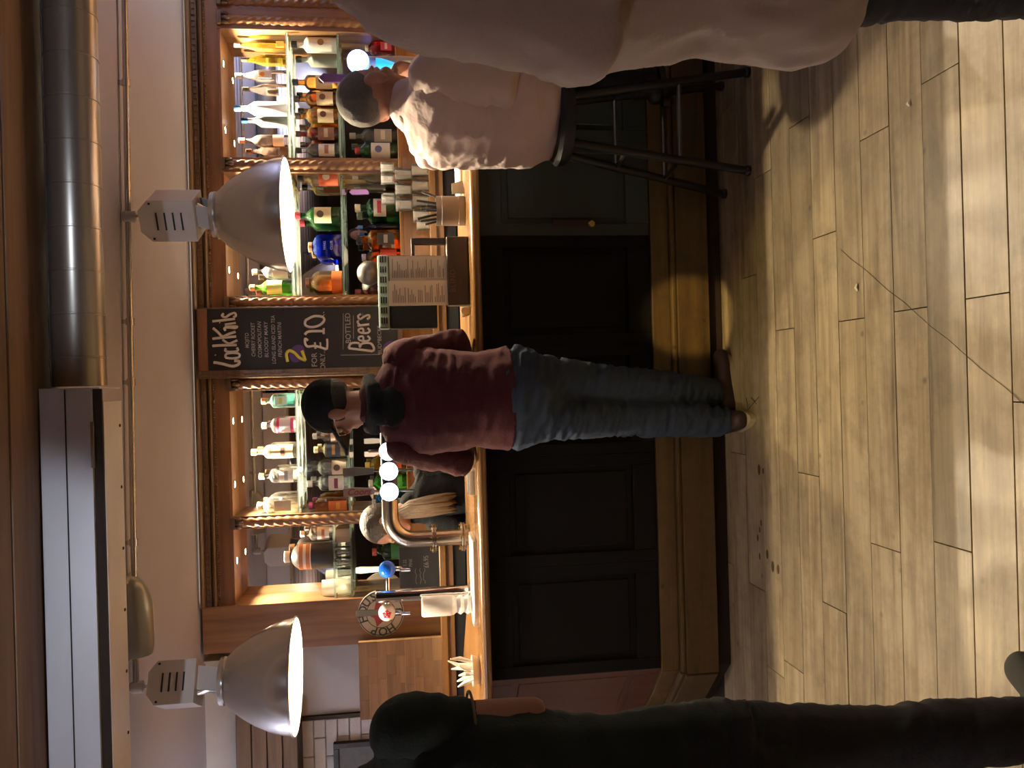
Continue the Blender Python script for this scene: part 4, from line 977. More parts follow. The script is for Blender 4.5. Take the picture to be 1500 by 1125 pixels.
# ---- round sign on the end panel
p = at(558, 898, Y=4.57); rs = 33 * 4.57 / F_PX
sg = thing('round_sign', (p.x, 4.57, p.z - rs), 'round black and white pub sign with a red centre', 'sign')
MB().lathe([(.001, 0), (rs, 0), (rs, .012), (.001, .012)], (0, 0, 0), 40, M=facing((p.x, 4.575, p.z)), caps=False).build('disc', plain('sign_cream', (.50, .47, .42), .5), sg, smooth=True)
MB().lathe([(rs * .97, .0125), (rs * .93, .0135), (rs * .93, .0125)], (0, 0, 0), 40, M=facing((p.x, 4.575, p.z)), caps=False).build('rim_line', plain('sign_ink', (.03, .03, .03), .5, var=0), sg)
MB().lathe([(rs * .64, .0125), (rs * .61, .0135), (rs * .61, .0125)], (0, 0, 0), 40, M=facing((p.x, 4.575, p.z)), caps=False).build('inner_line', plain('sign_ink', (.03, .03, .03)), sg)
pts = []
for k in range(10):
    a = pi / 2 + k * pi / 5; r_ = rs * (.60 if k % 2 == 0 else .34); pts.append((r_ * cos(a), r_ * sin(a)))
MB().prism(pts, .0125, .0145, facing((p.x, 4.575, p.z))).build('red_star', plain('sign_red', (.32, .03, .05), .5, var=0), sg)
word = 'HOP HOUSE'
for j, chh in enumerate(word):
    if chh == ' ': continue
    a = radians(212) - j * radians(27)
    text('lettering', chh, rs * .50, plain('sign_ink', (.03, .03, .03)), sg, facing((p.x, 4.575, p.z)) @ Matrix.Rotation(a - pi / 2, 4, 'Z') @ Matrix.Translation((0, rs * .78, .0135)), bold=.0012)
text('lettering', '13', rs * .42, plain('sign_ink', (.03, .03, .03)), sg, facing((p.x, 4.575, p.z)) @ Matrix.Translation((0, -rs * .78, .0135)), bold=.0012)
# small price board standing on the back counter
p = at(618, 828, Y=4.5); pb = thing('price_board', (p.x, 4.53, BCT), 'small black price board chalked with prices on the back counter', 'chalkboard')
bx0, bx1, bzt = at(618, 860, Y=4.52).x, at(618, 800, Y=4.52).x, at(585, 830, Y=4.52).z
MB().box(bx0, bx1, 4.515, 4.53, BCT, bzt, b=.002).build('slate', M_chalkb, pb)
for j, (s_, hh_) in enumerate((('1.22', .026), ('PINK', .026), ('\u00a36.95', .038))):
    text('lettering', s_, hh_, M_chalkg, pb, facing((bx0 + (bx1 - bx0) * .62, 4.5135, bzt - (.030, .062, .145)[j])), sx=.8)
random.seed(21)
for j in range(3):                                       # worn, unreadable chalk lines
    zz = bzt - .088 - .022 * j
    MB().tube([(bx0 + .02 + .012 * k, 4.514, zz + random.uniform(-.006, .006)) for k in range(8)], .0012, 5).build('chalk_line', M_chalkg, pb)
# ---- big butcher block board standing at the left end
wx0, wx1 = at(600, 1049, Y=4.46).x, at(600, 936, Y=4.46).x; wz1 = at(526, 990, Y=4.46).z; wz0 = at(664, 960, Y=4.46).z
wp = thing('wooden_block_board', ((wx0 + wx1) / 2, 4.47, BCT), 'large glued block wooden board standing upright behind the bar end', 'wooden board')
random.seed(9); nst = 9; hs = (wz1 - max(wz0, BCT)) / nst; zz = max(wz0, BCT)
M_blk = wood('block_board_wood', (.14, .075, .03), (.22, .125, .055), (.29, .17, .08), 0, .5, 2.0, .1)
for k in range(nst):
    xx = wx0
    while xx < wx1 - .001:
        ln = min(random.uniform(.09, .22), wx1 - xx)
        if wx1 - xx - ln < .04: ln = wx1 - xx
        MB().box(xx + .0003, xx + ln - .0003, 4.455, 4.49, zz + .0003, zz + hs - .0003).build('stave', M_blk, wp, origin=(xx, 4.47, zz)); xx += ln
    zz += hs

# ================================================================== PEOPLE
def ring_chain(m, nodes, seg=14):
    """closed loft; node = (pos, r) or (pos, r_wide, r_deep, wide_dir)"""
    P = [V(n[0]) for n in nodes]; N = len(P); rings = []; pw = None
    for i, nd in enumerate(nodes):
        t = (P[min(i + 1, N - 1)] - P[max(i - 1, 0)]).normalized()
        if len(nd) == 2: rw = rd = nd[1]; wdir = pw if pw is not None else (V((1, 0, 0)) if abs(t.x) < .8 else V((0, 1, 0)))
        else: rw, rd, wdir = nd[1], nd[2], V(nd[3])
        a = wdir - t * wdir.dot(t)
        if a.length < 1e-5: a = t.orthogonal()
        a.normalize(); b = t.cross(a); pw = a
        rings.append((P[i], a, b, rw, rd, t))
    full = []
    def cap(r, sgn):
        p, a, b, rw, rd, t = r; q = min(rw, rd)
        out = []
        for ang in (75, 50, 25):
            f = cos(radians(ang)); out.append((p + t * sgn * q * sin(radians(ang)), a, b, rw * f, rd * f, t))
        return out
    full = cap(rings[0], -1) + rings + cap(rings[-1], 1)[::-1]
    vs = []; fs = []
    for p, a, b, rw, rd, t in full:
        for k in range(seg):
            an = 2 * pi * k / seg; vs.append(p + a * rw * cos(an) + b * rd * sin(an))
    n = len(full)
    for i in range(n - 1):
        for k in range(seg): fs.append((i * seg + k, i * seg + (k + 1) % seg, (i + 1) * seg + (k + 1) % seg, (i + 1) * seg + k))
    fs.append(tuple(range(seg))[::-1]); fs.append(tuple((n - 1) * seg + k for k in range(seg)))
    m.add(vs, fs)

def blob(name, chains, balls, mat, parent, voxel=.009, smooth=4, wrinkle=0.0, wscale=(7, 7, 17), label=None, cuts=(), seed=0.0, wmask=None):
    """one continuous surface grown over overlapping tapered forms"""
    m = MB()
    for c in chains: ring_chain(m, c)
    for b in balls: m.ball(b[0], b[1], 14, 10, b[2] if len(b) > 2 else None)
    me = m.mesh(name + '_raw')
    o = bpy.data.objects.new(name + '_raw', me); COL.objects.link(o)
    r = o.modifiers.new('r', 'REMESH'); r.mode = 'VOXEL'; r.voxel_size = voxel; r.use_smooth_shade = True
    s = o.modifiers.new('s', 'SMOOTH'); s.factor = .6; s.iterations = smooth
    dg = bpy.context.evaluated_depsgraph_get(); dg.update()
    me2 = bpy.data.meshes.new_from_object(o.evaluated_get(dg)); me2.name = name
    bpy.data.objects.remove(o); bpy.data.meshes.remove(me)
    if wrinkle:
        ns = [v.normal.copy() for v in me2.vertices]
        for v, n_ in zip(me2.vertices, ns):
            c = v.co
            q = V((c.x * wscale[0] + seed, c.y * wscale[1], c.z * wscale[2] + c.x * 6))
            d = noise.noise(q) * .65 + noise.noise(q * 2.1 + V((5, 3, 1))) * .35
            d = 1 - 2.2 * abs(d)
            k = wmask(c) if wmask else .35 + .65 * max(0, min(1, .5 + 1.6 * noise.noise(c * 5 + V((seed, 1, 2)))))
            v.co = c + n_ * wrinkle * (d - .5) * k
    for cc, nn in cuts:                       # trim the garment at a plane
        bm = bmesh.new(); bm.from_mesh(me2)
        bmesh.ops.bisect_plane(bm, geom=bm.verts[:] + bm.edges[:] + bm.faces[:], plane_co=cc, plane_no=nn, clear_outer=True)
        es = [e for e in bm.edges if e.is_boundary]
        bmesh.ops.holes_fill(bm, edges=es)
        bm.to_mesh(me2); bm.free()
    pl_ = world_loc(parent) if parent else V((0, 0, 0))
    me2.transform(Matrix.Translation(-pl_))
    me2.materials.clear(); me2.materials.append(mat)
    for p in me2.polygons: p.use_smooth = True
    ob = bpy.data.objects.new(name, me2); COL.objects.link(ob)
    if parent: ob.parent = parent
    if label: ob['label'] = label
    return ob

def head_forms(c, f, up, hs=1.0):
    """skull, jaw, nose, ears, lips around head centre c, facing f"""
    f = V(f).normalized(); up = (V(up) - f * V(up).dot(f)).normalized(); l = up.cross(f)
    B = Matrix((f, l, up)).transposed().to_4x4()
    g = lambda x, y, z: V(c) + (f * x + l * y + up * z) * hs
    balls = [(g(-.012, 0, .025), (.098, .076, .088), B), (g(.022, 0, -.035), (.072, .060, .078), B), (g(.060, 0, -.085), (.028, .030, .022), B)]
    balls += [(g(.098, 0, -.028), (.016, .013, .012), B), (g(.086, 0, -.060), (.014, .024, .010), B), (g(.083, 0, .018), (.016, .046, .012), B)]
    for s_ in (-1, 1):
        balls.append((g(-.006, s_ * .085, -.012), (.022, .014, .036), B)); balls.append((g(.064, s_ * .036, -.030), (.024, .022, .022), B))
    chains = [[(g(.085, 0, .010), .009), (g(.106, 0, -.022), .011)]]
    balls = [(b[0], V(b[1]) * hs, b[2]) for b in balls]
    return chains, balls, g, B

def hand_forms(wr, d, nrm, curl=.5, side=1, s=1.0):
    """palm, four fingers, thumb; d along the hand, nrm towards the palm side"""
    d = V(d).normalized(); nrm = (V(nrm) - d * V(nrm).dot(d)).normalized(); lat = d.cross(nrm) * side
    wr = V(wr); ch = [[(wr - d * .01, .026 * s, .02 * s, lat), (wr + d * .035 * s, .037 * s, .016 * s, lat), (wr + d * .085 * s, .041 * s, .014 * s, lat)]]
    for j, (o_, L) in enumerate(((-.030, .070), (-.010, .080), (.010, .075), (.030, .058))):
        p = wr + d * .085 * s + lat * o_ * s; a = 0; pts = [(p - d * .02, .0098 * s)]
        for k, fr in enumerate((.45, .32, .23)):
            a += curl * (.9 if k else .6)
            p = p + (d * cos(a) + nrm * sin(a)) * L * fr * s; pts.append((p.copy(), (.0092, .0085, .0075)[k] * s))
        ch.append(pts)
    p = wr + d * .03 * s - lat * .033 * s; td = (d * .75 - lat * .6 + nrm * .3 * (1 + curl)).normalized()
    ch.append([(p - td * .01, .014 * s), (p + td * .035 * s, .0115 * s), (p + (td + d * .4 + nrm * curl * .6).normalized() * .065 * s, .0095 * s)])
    return ch

def lerp(a, b, t): return V(a).lerp(V(b), t)
def torso_nodes(J, side, k, waistk=1.0, wide=1.0):
    s = V(side)
    return [(lerp(J['pelvis'], J['waist'], -.45), .150 * wide * k, .105 * k, s), (J['pelvis'], .165 * wide * k, .115 * k, s), (J['waist'], .148 * wide * waistk * k, .108 * k, s),
            (lerp(J['waist'], J['chest'], .6), .162 * wide * k, .115 * k, s), (J['chest'], .172 * wide * k, .118 * k, s), (lerp(J['chest'], J['neck'], .55), .150 * wide * k, .095 * k, s), (lerp(J['chest'], J['neck'], .85), .09 * k, .07 * k, s)]
def limb(a, b, c, r0, r1, r2, bulge=1.0):
    return [(a, r0), (lerp(a, b, .5), (r0 + r1) / 2 * bulge), (b, r1), (lerp(b, c, .35), r1 * 1.02), (c, r2)]

def person(name, label, J, face, up=(0, 0, 1), side=(1, 0, 0), skin=None, top=None, trousers=None, tk=1.0, wr_top=.008, wr_tr=.008, hem=.0, sleeve=1.0, hands=True, curl=.5, palmL=(0, 0, -1), palmR=(0, 0, -1), handdirL=None, handdirR=None, feet=True, shoe=None, sole=None, toes=None, eyes=True, tcuts=(), top_name='jumper', wide=1.0, legk=1.0, bodyvox=.0075, hs=1.0, pk=1.0, slk=1.0):
    root = thing(name, (J['pelvis'].x, J['pelvis'].y, 0), label, 'person')
    side = V(side)
    ch, ba, g, B = head_forms(J['head'], face, up, hs)
    body = list(ch)
    body.append([(lerp(J['chest'], J['neck'], .7), .062), (J['neck'], .056), (lerp(J['neck'], J['head'], .6), .056)])
    body.append([(n[0], n[1] * .80, n[2] * .78, n[3]) for n in torso_nodes(J, side, 1.0, wide=wide)[1:]])
    for s_ in 'LR':
        body.append(limb(J['sh' + s_], J['el' + s_], J['wr' + s_], .046, .036, .026))
        body.append([(lerp(J['chest'], J['neck'], .45), .06), (J['sh' + s_], .05)])
        body.append(limb(J['hip' + s_], J['kn' + s_], J['an' + s_], .075 * legk, .052, .038))
        body.append([(J['pelvis'], .08), (J['hip' + s_], .072)])
        if hands:
            hd = (handdirL if s_ == 'L' else handdirR) or (J['wr' + s_] - J['el' + s_])
            body += hand_forms(J['wr' + s_] + V(hd).normalized() * .01, hd, palmL if s_ == 'L' else palmR, curl, 1 if s_ == 'L' else -1)
        if feet and toes:
            t = V(toes[s_]).normalized(); a = J['an' + s_]
            body.append([(a, .036), (a + t * .05 + V((0, 0, -.045)), .03), (a + t * .13 + V((0, 0, -.06)), .025)])
    blob('body', body, ba, skin, root, bodyvox, 3)
    if top:
        T = [torso_nodes(J, side, 1.0 * tk, wide=wide)]
        if hem: T[0] = [(J['hem'], .17 * wide * tk, .125 * tk, side)] + T[0][1:]
        for s_ in 'LR':
            w_ = lerp(J['el' + s_], J['wr' + s_], max(0, sleeve - 1) if sleeve < 2 else 1)
            T.append([(lerp(J['chest'], J['neck'], .5), .075), (J['sh' + s_], .062 * tk)])
        tp_ = blob(top_name, T, [], top, root, .009, 5, wr_top, cuts=tcuts)
        for s_ in 'LR':
            if sleeve >= 1: S_ = limb(J['sh' + s_], J['el' + s_], lerp(J['el' + s_], J['wr' + s_], sleeve - 1), .070 * tk, .058 * tk * slk, .046 * tk * slk, slk)
            else: S_ = [(J['sh' + s_], .068 * tk), (lerp(J['sh' + s_], J['el' + s_], sleeve), .06 * tk)]
            blob('sleeve', [S_], [], top, root, .009, 4, wr_top * 1.2, seed=3.0).parent = tp_
    if trousers:
        T = [[(lerp(J['pelvis'], J['waist'], .35), .158 * wide * pk, .112 * pk, side), (J['pelvis'], .172 * wide * pk, .122 * pk, side), (lerp(J['pelvis'], lerp(J['hipL'], J['hipR'], .5), 1.0), .160 * wide * pk, .122 * pk, side)]]
        for s_ in 'LR': T.append(limb(J['hip' + s_], J['kn' + s_], J['an' + s_] + V((0, 0, .02)), .092 * legk, .070 * legk, .062 * legk))
        blob('trousers', T, [], trousers, root, .009, 4, wr_tr, (8, 8, 24))
    if shoe and toes:
        for s_ in 'LR':
            t = V(toes[s_]).normalized(); a = J['an' + s_]; zf = a.z - .085
            lat = V((-t.y, t.x, 0))
            b0_ = V((a.x, a.y, zf)) - t * .055
            sh = blob('shoe', [[(b0_ + V((0, 0, .045)), .040, .036, lat), (b0_ + t * .08 + V((0, 0, .052)), .044, .040, lat), (b0_ + t * .16 + V((0, 0, .040)), .049, .034, lat), (b0_ + t * .222 + V((0, 0, .040)), .043, .030, lat)], [(a + V((0, 0, -.02)), .050), (a + V((0, 0, .03)), .05)]], [], shoe, root, .008, 3)
            m = MB(); n = 20; pts = []
            for k in range(n):
                an = 2 * pi * k / n; L = .145; x = cos(an) * L; y = sin(an) * (.046 if x > -.03 else .041)
                pts.append(b0_ + t * (.085 + x) + lat * y)
            vs = [p for p in pts] + [p + V((0, 0, .024)) for p in pts]
            m.add(vs, [tuple(range(n))[::-1], tuple(range(n, 2 * n))] + [(i, (i + 1) % n, n + (i + 1) % n, n + i) for i in range(n)])
            m.build('sole', sole, sh, smooth=True)
    if eyes:
        for s_ in (-1, 1):
            MB().ball(g(.078, s_ * .031, .002), .0125, 12, 8).build('eye', plain('eye_white', (.7, .68, .65), .2, var=0), root, smooth=True)
            MB().ball(g(.0875, s_ * .031, .002), .006, 10, 6).build('iris', plain('eye_dark', (.03, .02, .015), .15, var=0), root, smooth=True)
    return root, g, B

# ---- the man in the maroon jumper at the bar
M_maroon = plain('maroon_knit', (.052, .0068, .0095), .95, var=.18, vscale=9, bump=.25, bscale=220)
M_jeans = plain('blue_grey_denim', (.030, .046, .075), .85, var=.35, vscale=7, bump=.3, bscale=260)
M_blackcloth = plain('black_cloth', (.010, .011, .013), .9, var=.25, vscale=20, bump=.3, bscale=120)
J = dict(pelvis=at(757, 583, Y=3.02), waist=at(700, 585, Y=3.05), chest=at(618, 588, Y=3.10), neck=at(540, 592, Y=3.13), head=at(492, 597, Y=3.165),
         shR=at(590, 527, Y=3.11), shL=at(594, 652, Y=3.11), elR=at(676, 503, Y=3.22), elL=at(676, 676, Y=3.22),
         hipR=at(775, 553, Y=3.04), hipL=at(775, 612, Y=3.03), knR=at(900, 563, Y=3.17), knL=at(905, 613, Y=3.15))
J['wrR'] = V((J['elR'].x - .10, 3.46, 1.165)); J['wrL'] = V((J['elL'].x + .10, 3.46, 1.165))
for s_ in 'LR': J['el' + s_].z = max(J['el' + s_].z, 1.165); J['el' + s_].y = 3.24
a = at(1042, 576, Y=3.31); J['anR'] = V((a.x, 3.31, .085)); a = at(1045, 617, Y=3.27); J['anL'] = V((a.x, 3.23, .085))
M_shoe = plain('brown_shoe_leather', (.045, .022, .014), .5); M_sole = plain('cream_rubber_sole', (.50, .42, .24), .7)
man, g, B = person('person', 'man in maroon jumper, jeans and black cap leaning on the bar, seen from behind', J, (-.92, .36, -.16), (0, 0, 1), (1, .02, 0), M_skin2, M_maroon, M_jeans, tk=1.06, wr_top=.009, wr_tr=.019,
       sleeve=1.9, shoe=M_shoe, sole=M_sole, toes={'R': (.93, .36, 0), 'L': (-.12, 1, 0)}, wide=1.13, tcuts=[(at(746, 583, Y=3.0), V((0, .12, -1)))])
# cap with brim
f = V((-.92, .36, -.16)).normalized(); upv = (V((0, 0, 1)) - f * f.z).normalized()
blob('cap', [], [(g(-.014, 0, .032), (.110, .088, .094), B)], M_blackcloth, man, .008, 2, cuts=[(g(0, 0, .003), -(upv * .93 - f * .25).normalized())])
m = MB(); n = 14; ptsA = []
for k in range(n + 1):
    a = -1.15 + 2.3 * k / n; ptsA.append((cos(a), sin(a)))
vs = []
for dz in (0, .011):
    for cx_, sy_ in ptsA: vs.append(g(.075 * cx_, .075 * sy_, .022 + dz))
    for cx_, sy_ in ptsA: vs.append(g(.112 + .085 * cx_, .078 * sy_, -.006 + dz - .014 * sy_ * sy_))
q = n + 1; fs = []
for k in range(n):
    fs.append((k, k + 1, q + k + 1, q + k)); fs.append((2 * q + k, 2 * q + k + 1, 3 * q + k + 1, 3 * q + k)); fs.append((q + k, q + k + 1, 3 * q + k + 1, 3 * q + k)); fs.append((k, k + 1, 2 * q + k + 1, 2 * q + k))
fs += [(0, q, 3 * q, 2 * q), (n, q + n, 3 * q + n, 2 * q + n)]
m.add(vs, fs).build('cap_brim', M_blackcloth, man, smooth=True)
blob('hair', [], [(g(-.022, 0, -.005), (.092, .080, .070), B)], plain('dark_brown_hair', (.018, .012, .009), .7, bump=.5, bscale=200), man, .008, 2, cuts=[(g(.03, 0, 0), f), (g(0, 0, -.052), -upv)])
nb = J['neck']
blob('hood', [[(nb + V((-.085, .05, -.005)), .030), (nb + V((-.078, -.03, -.022)), .038), (nb + V((-.02, -.072, -.035)), .042), (nb + V((.05, -.055, -.030)), .038), (nb + V((.088, .03, -.005)), .030)],
     [(nb + V((-.015, -.080, -.04)), .062, .026, V((1, 0, 0))), (nb + V((-.01, -.108, -.085)), .082, .024, V((1, 0, 0))), (nb + V((-.01, -.122, -.125)), .055, .018, V((1, 0, 0)))]], [], M_blackcloth, man, .008, 4, .008)
# glasses temple on the face
MB().tube([g(-.005, .082, .006), g(.05, .079, .004), g(.088, .066, .002)], .0014, 6).build('glasses_arm', M_chrome, man)
MB().tube([g(.09 + .0 * k, .033 + .026 * cos(k * pi / 6), .002 + .020 * sin(k * pi / 6)) + f * (.012 - .012 * abs(cos(k * pi / 6))) for k in range(13)], .0014, 6).build('glasses_rim', M_chrome, man)

# ---- bar stool and the man in the pale pink shirt
sf = V((.86, .50, 0)).normalized(); sl = V((-sf.y, sf.x, 0))
seat = at(806, 190, Y=2.93); SX, SY, SZ = at(806, 176, Y=2.93).x, 2.93, .80
stl = thing('bar_stool', (SX, SY, 0), 'black metal bar stool under the man in the pale pink shirt', 'bar stool')
MB().lathe([(.001, SZ - .035), (.15, SZ - .035), (.162, SZ - .02), (.162, SZ + .005), (.15, SZ + .018), (.001, SZ + .02)], (SX, SY, 0), 30, caps=False).build('seat', plain('black_vinyl', (.006, .006, .007), .55, var=.1), stl, smooth=True)
feet_ = [at(1098, 250, Z=0), at(1097, 106, Z=0), V((at(1063, 284, Z=0).x, 3.36, 0)), V((at(1063, 140, Z=0).x + .05, 3.36, 0))]
tops = []
for j, ft in enumerate(feet_):
    d = (ft - V((SX, SY, 0))); tp = V((SX, SY, SZ - .03)) + V((d.x, d.y, 0)) * .42; tops.append(tp)
    MB().tube([tp, ft + V((0, 0, .012))], .0165, 10).build('leg', M_dark, stl, smooth=True)
    MB().lathe([(.02, 0), (.021, .012), (.017, .02)], (ft.x, ft.y, 0), 12).build('rubber_foot', M_dark, stl)
for za in (.30, .52):
    R4 = [ft.lerp(tp, za / (SZ - .03)) for ft, tp in zip(feet_, tops)]
    for a_, b_ in ((0, 1), (1, 3), (3, 2), (2, 0)):
        if za > .4 and (a_, b_) in ((0, 1),): continue
        MB().tube([R4[a_], R4[b_]], .009, 8).build('foot_rail', plain('worn_steel_rail', (.10, .095, .09), .35, .8), stl, smooth=True)
M_pink = plain('pale_pink_cotton', (.68, .53, .50), .8, var=.06, vscale=8, bump=.2, bscale=90, sheen=.1)
M_navy = plain('black_trouser_cloth', (.010, .010, .012), .85, var=.2, vscale=12, bump=.2, bscale=120)
pel = V((SX, SY, SZ + .12)) 
J = dict(pelvis=pel, waist=at(730, 180, Y=2.94), chest=at(648, 172, Y=2.97), neck=at(594, 152, Y=3.0), head=at(549, 140, Y=3.02))
ct_ = lerp(J['chest'], J['neck'], .35)
J['shR'] = ct_ - sl * .165 + V((0, 0, -.01)); J['shL'] = ct_ + sl * .165 + V((0, 0, -.01))
J['elR'] = at(738, 132, Y=2.78); J['wrR'] = at(745, 40, Y=2.98)
J['elL'] = V((J['shL'].x + .16, 3.36, 1.19)); J['wrL'] = at(622, 108, Y=3.10) 
J['hipL'] = pel + sl * .09 + V((0, 0, -.03)); J['hipR'] = pel - sl * .09 + V((0, 0, -.03))
J['knL'] = pel + sl * .13 + sf * .42 + V((0, 0, -.03)); J['knR'] = pel - sl * .15 + sf * .42 + V((0, 0, -.05))
J['anL'] = J['knL'] + V((-.06, .02, -.50)); J['anR'] = J['knR'] + V((-.10, -.03, -.48))
for s_ in 'LR': J['kn' + s_].y = min(J['kn' + s_].y, 3.20); J['an' + s_].y = min(J['an' + s_].y, 3.22)
sit, g, B = person('person', 'seated man in pale pink shirt with short grey hair, fist at his mouth', J, (.88, .42, -.12), (0, 0, 1), sl, M_skin, M_pink, M_navy, tk=1.17, wr_top=.013, wr_tr=.01, hs=1.12, legk=.86, pk=.8, slk=1.12,
       sleeve=1.75, curl=1.15, palmL=(-.8, -.4, 0), handdirL=(.15, -.05, 1), palmR=(0, 0, -1), shoe=M_dark, sole=M_dark, toes={'R': sf, 'L': sf}, top_name='shirt', wide=1.08)
f = V((.88, .42, -.12)).normalized(); upv = (V((0, 0, 1)) - f * f.z).normalized()
blob('hair', [], [(g(-.018, 0, .034), V((.102, .077, .088)) * 1.12, B)], plain('short_grey_hair', (.17, .16, .145), .8, var=.3, vscale=60, bump=.6, bscale=300), sit, .007, 2, cuts=[(g(.052, 0, .0), (f * .9 - upv * .45).normalized()), (g(-.035, 0, -.005), (-upv * .75 + f * .65).normalized())])
nk = J['neck']
blob('collar', [[(nk - sf * .07 + sl * .03 + V((0, 0, .0)), .026), (nk - sl * .075 + V((0, 0, -.015)), .024), (nk + sf * .06 - sl * .05 + V((0, 0, -.04)), .020)], [(nk - sf * .075, .028, .03, sl), (nk - sf * .05 + sl * .06, .024)]], [], M_pink, sit, .007, 3, .004)

# ---- woman in the beige cardigan close on the right
YW = 1.30
M_beige = plain('beige_mauve_knit', (.47, .385, .335), .9, var=.08, vscale=6, bump=.18, bscale=150, sheen=.15)
J = dict(pelvis=at(1075, -75, Y=1.33), waist=at(900, -70, Y=1.31), chest=at(690, -75, Y=1.30), neck=at(500, -110, Y=1.31), head=at(400, -120, Y=1.36))
J['shR'] = J['chest'] + V((.17, .0, .16)); J['shL'] = at(590, -5, Y=1.28)
J['elL'] = at(880, 62, Y=1.23); J['wrL'] = J['elL'] + V((.08, .22, .06)); J['elR'] = J['shR'] + V((.06, 0, -.28)); J['wrR'] = J['elR'] + V((-.05, .22, .06))
J['hipL'] = at(1110, -15, Y=1.33); J['hipR'] = J['hipL'] + V((.17, .02, 0)); J['knL'] = at(1330, -30, Y=1.36); J['knR'] = J['knL'] + V((.19, .05, 0))
J['anL'] = V((J['knL'].x + .01, 1.36, .09)); J['anR'] = V((J['knR'].x, 1.42, .09)); 
wom, g, B = person('person', 'woman in loose beige cardigan and black trousers, cut off at the right', J, (.2, .97, 0), (0, 0, 1), (1, 0, 0), M_skin, None, M_navy, toes={'R': (.1, 1, 0), 'L': (-.1, 1, 0)}, shoe=M_dark, sole=M_dark, legk=.95)
sd_ = V((1, 0, 0))
def edge(x, ye, halfw, Y): p = at(x, ye, Y=Y); return V((p.x + halfw, Y, p.z))     # left outline at pixel ye
T = [[(edge(560, 30, .19, 1.30), .19, .11, sd_), (edge(640, 72, .22, 1.30), .22, .125, sd_), (edge(760, 94, .23, 1.30), .23, .13, sd_), (edge(880, 108, .235, 1.30), .235, .135, sd_), (edge(1000, 84, .21, 1.31), .21, .135, sd_), (edge(1100, 88, .225, 1.32), .225, .14, sd_), (edge(1175, 102, .235, 1.33), .235, .145, sd_)],
     limb(J['shL'], J['elL'], lerp(J['elL'], J['wrL'], .9), .075, .066, .05), limb(J['shR'], J['elR'], lerp(J['elR'], J['wrR'], .9), .075, .066, .05),
     [(J['neck'] + V((0, 0, -.03)), .07), (lerp(J['neck'], J['chest'], .3), .16, .09, sd_), (edge(560, 30, .19, 1.30), .19, .11, sd_)]]
blob('cardigan', T, [], M_beige, wom, .010, 6, .014, (12, 12, 9), cuts=[(edge(1196, 80, .2, 1.33), V((.35, 0, -.94)))])
blob('hair', [], [(g(-.03, 0, .02), (.10, .09, .10), B)], plain('dark_brown_hair', (.018, .012, .009)), wom, .01, 2)

# ---- man in the dark green T-shirt close on the left
M_green = plain('dark_green_jersey', (.012, .020, .016), .9, var=.2, vscale=8, bump=.25, bscale=160)
YL = 1.60
J = dict(pelvis=at(1060, 1140, Y=1.60), waist=at(900, 1150, Y=1.60), chest=at(700, 1160, Y=1.60), neck=at(520, 1195, Y=1.62), head=at(425, 1222, Y=1.66))
J['shR'] = at(592, 1070, Y=1.60); J['shL'] = J['shR'] + V((-.32, 0, .0)); J['elR'] = at(782, 1046, Y=1.62); J['wrR'] = J['elR'] + V((-.22, .10, .02)); J['elL'] = J['shL'] + V((-.05, .0, -.28)); J['wrL'] = J['elL'] + V((.04, .23, .05))
J['hipR'] = at(1090, 1098, Y=1.60); J['hipL'] = J['hipR'] + V((-.17, 0, 0)); J['knR'] = at(1285, 1086, Y=1.60); J['knL'] = J['knR'] + V((-.18, .03, 0))
J['anR'] = V((at(1500, 1070, Y=1.52).x, 1.52, .09)); J['anL'] = J['anR'] + V((-.2, .04, 0))
grn, g, B = person('person', 'man in dark green T-shirt with bare forearm, cut off at the left', J, (-.3, .95, 0), (0, 0, 1), (1, 0, 0), M_skin2, M_green, M_navy, tk=1.0, wr_top=.010, wr_tr=.012, sleeve=.36, toes={'R': (.40, .92, 0), 'L': (-.2, 1, 0)}, shoe=plain('dark_suede', (.03, .028, .022), .9), sole=M_dark, top_name='t_shirt', legk=1.0, wide=.95)
blob('hair', [], [(g(-.02, 0, .025), (.104, .083, .092), B)], plain('dark_brown_hair', (.018, .012, .009)), grn, .009, 2, cuts=[(g(.06, 0, 0), V((-.3, .95, 0)))])
q = lerp(J['shR'], J['elR'], .40); dd = (J['elR'] - J['shR']).normalized()
MB().tube([q + dd * .028 + (dd.orthogonal().normalized() * cos(a) + dd.cross(dd.orthogonal().normalized()) * sin(a)) * .0565 for a in [2 * pi * k / 24 for k in range(25)]], .003, 6).build('sleeve_stitching', plain('tan_stitch', (.16, .13, .07), .8), grn)

# ---- bartender bending down behind the bar
hb = at(566, 768, Y=4.14)
J = dict(head=hb, neck=at(598, 748, Y=4.18), chest=at(650, 722, Y=4.20), waist=V((hb.x + .13, 4.24, 1.02)), pelvis=V((hb.x + .15, 4.24, .86)))
J['shL'] = at(640, 762, Y=4.17); J['shR'] = at(625, 690, Y=4.22); J['elL'] = J['shL'] + V((-.08, -.05, -.22)); J['wrL'] = J['elL'] + V((-.02, -.04, -.2)); J['elR'] = J['shR'] + V((.04, -.05, -.25)); J['wrR'] = J['elR'] + V((-.1, -.05, -.16))
for s_, k in (('L', -1), ('R', 1)):
    J['hip' + s_] = J['pelvis'] + V((.08 * k, 0, -.05)); J['kn' + s_] = J['hip' + s_] + V((0, -.02, -.37)); J['an' + s_] = J['kn' + s_] + V((0, .02, -.35))
bar_, g, B = person('person', 'bartender in black with long brown ponytail bending down behind the bar', J, (-.72, -.30, -.45), (-.3, 0, 1), (.9, .3, .25), M_skin, M_blackcloth, M_navy, tk=.95, sleeve=1.8, toes={'R': (0, -1, 0), 'L': (-.2, -1, 0)}, shoe=M_dark, sole=M_dark, wide=.85, legk=.9)
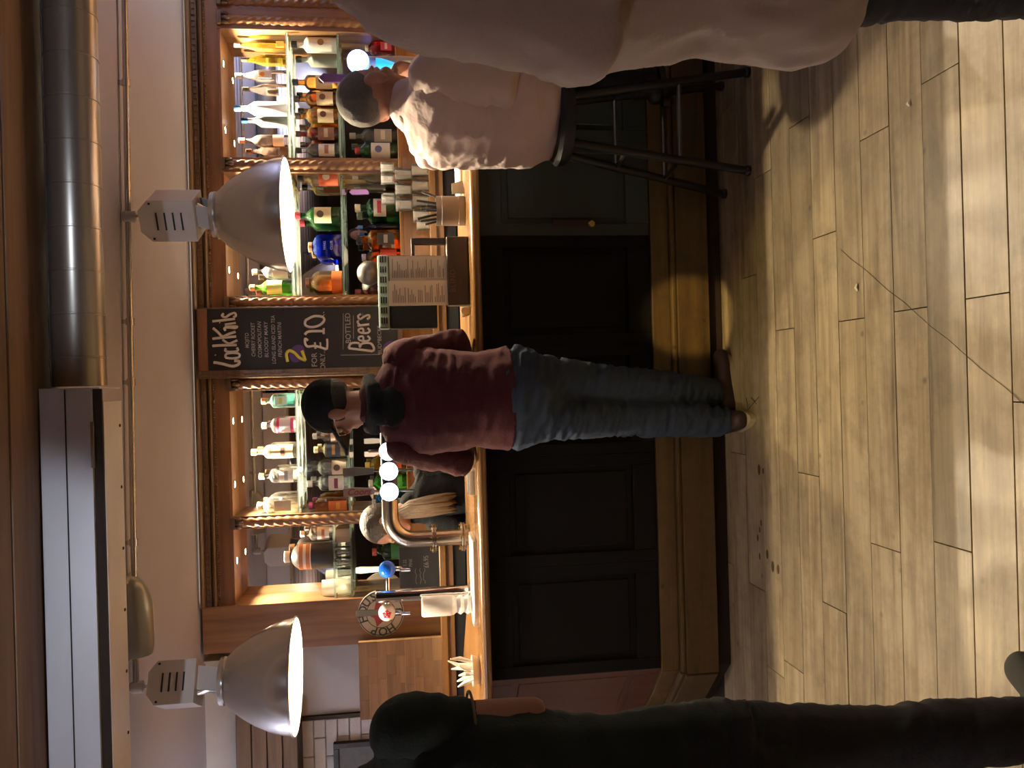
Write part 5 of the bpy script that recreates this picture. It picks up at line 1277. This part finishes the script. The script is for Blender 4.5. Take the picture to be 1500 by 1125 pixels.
M_brown = plain('brown_hair', (.12, .075, .045), .55, var=.45, vscale=18, bump=.5, bscale=90, stretch=(3, 3, .6))
f = V((-.72, -.30, -.45)).normalized()
blob('hair', [], [(g(-.022, 0, .025), (.106, .086, .098), B)], plain('silver_brown_hair', (.045, .033, .024), .45, var=.4, vscale=30, bump=.5, bscale=150), bar_, .008, 2, cuts=[(g(.055, 0, 0), f)])
pts = [at(x, y, Y=Y) for x, y, Y in ((585, 752, 4.12), (602, 746, 4.06), (630, 742, 4.04), (655, 738, 4.05), (668, 736, 4.08))]
m = MB()
for k in range(9):
    o_ = V((cos(k * .7) * .022, sin(k * .7) * .012, 0))
    m.tube([p + o_ * (.6 + .4 * i) + V((.006 * sin(k + i), 0, 0)) for i, p in enumerate(pts)], [.014, .020, .020, .015, .004], 8)
m.build('ponytail', M_brown, bar_, smooth=True)

# ---- companion standing on the platform behind the viewer, met only in the mirror
PX, PZ = 1.80, .25
J = dict(pelvis=V((PX, -.35, .95 + PZ)), waist=V((PX, -.35, 1.10 + PZ)), chest=V((PX, -.35, 1.30 + PZ)), neck=V((PX, -.34, 1.48 + PZ)), head=V((PX, -.31, 1.60 + PZ)))
for s_, k in (('L', -1), ('R', 1)):
    J['sh' + s_] = V((PX + .18 * k, -.35, 1.42 + PZ)); J['el' + s_] = V((PX + .24 * k, -.34, 1.15 + PZ)); J['wr' + s_] = V((PX + .2 * k, -.12, 1.08 + PZ))
    J['hip' + s_] = V((PX + .09 * k, -.35, .88 + PZ)); J['kn' + s_] = V((PX + .1 * k, -.34, .5 + PZ)); J['an' + s_] = V((PX + .1 * k, -.36, .09 + PZ))
cp, g, B = person('person', 'person in black whose face shows in the mirror behind the bottles', J, (-.15, 1, -.05), (0, 0, 1), (1, 0, 0), plain('skin_pink', (.50, .27, .22), .5, var=.06), M_blackcloth, M_navy, sleeve=1.8, toes={'R': (.1, 1, 0), 'L': (-.1, 1, 0)}, shoe=M_dark, sole=M_dark, bodyvox=.009)
blob('hair', [], [(g(-.022, 0, .028), (.104, .084, .092), B)], plain('dark_brown_hair', (.018, .012, .009)), cp, .009, 2, cuts=[(g(.06, 0, 0), V((-.15, 1, -.05)))])
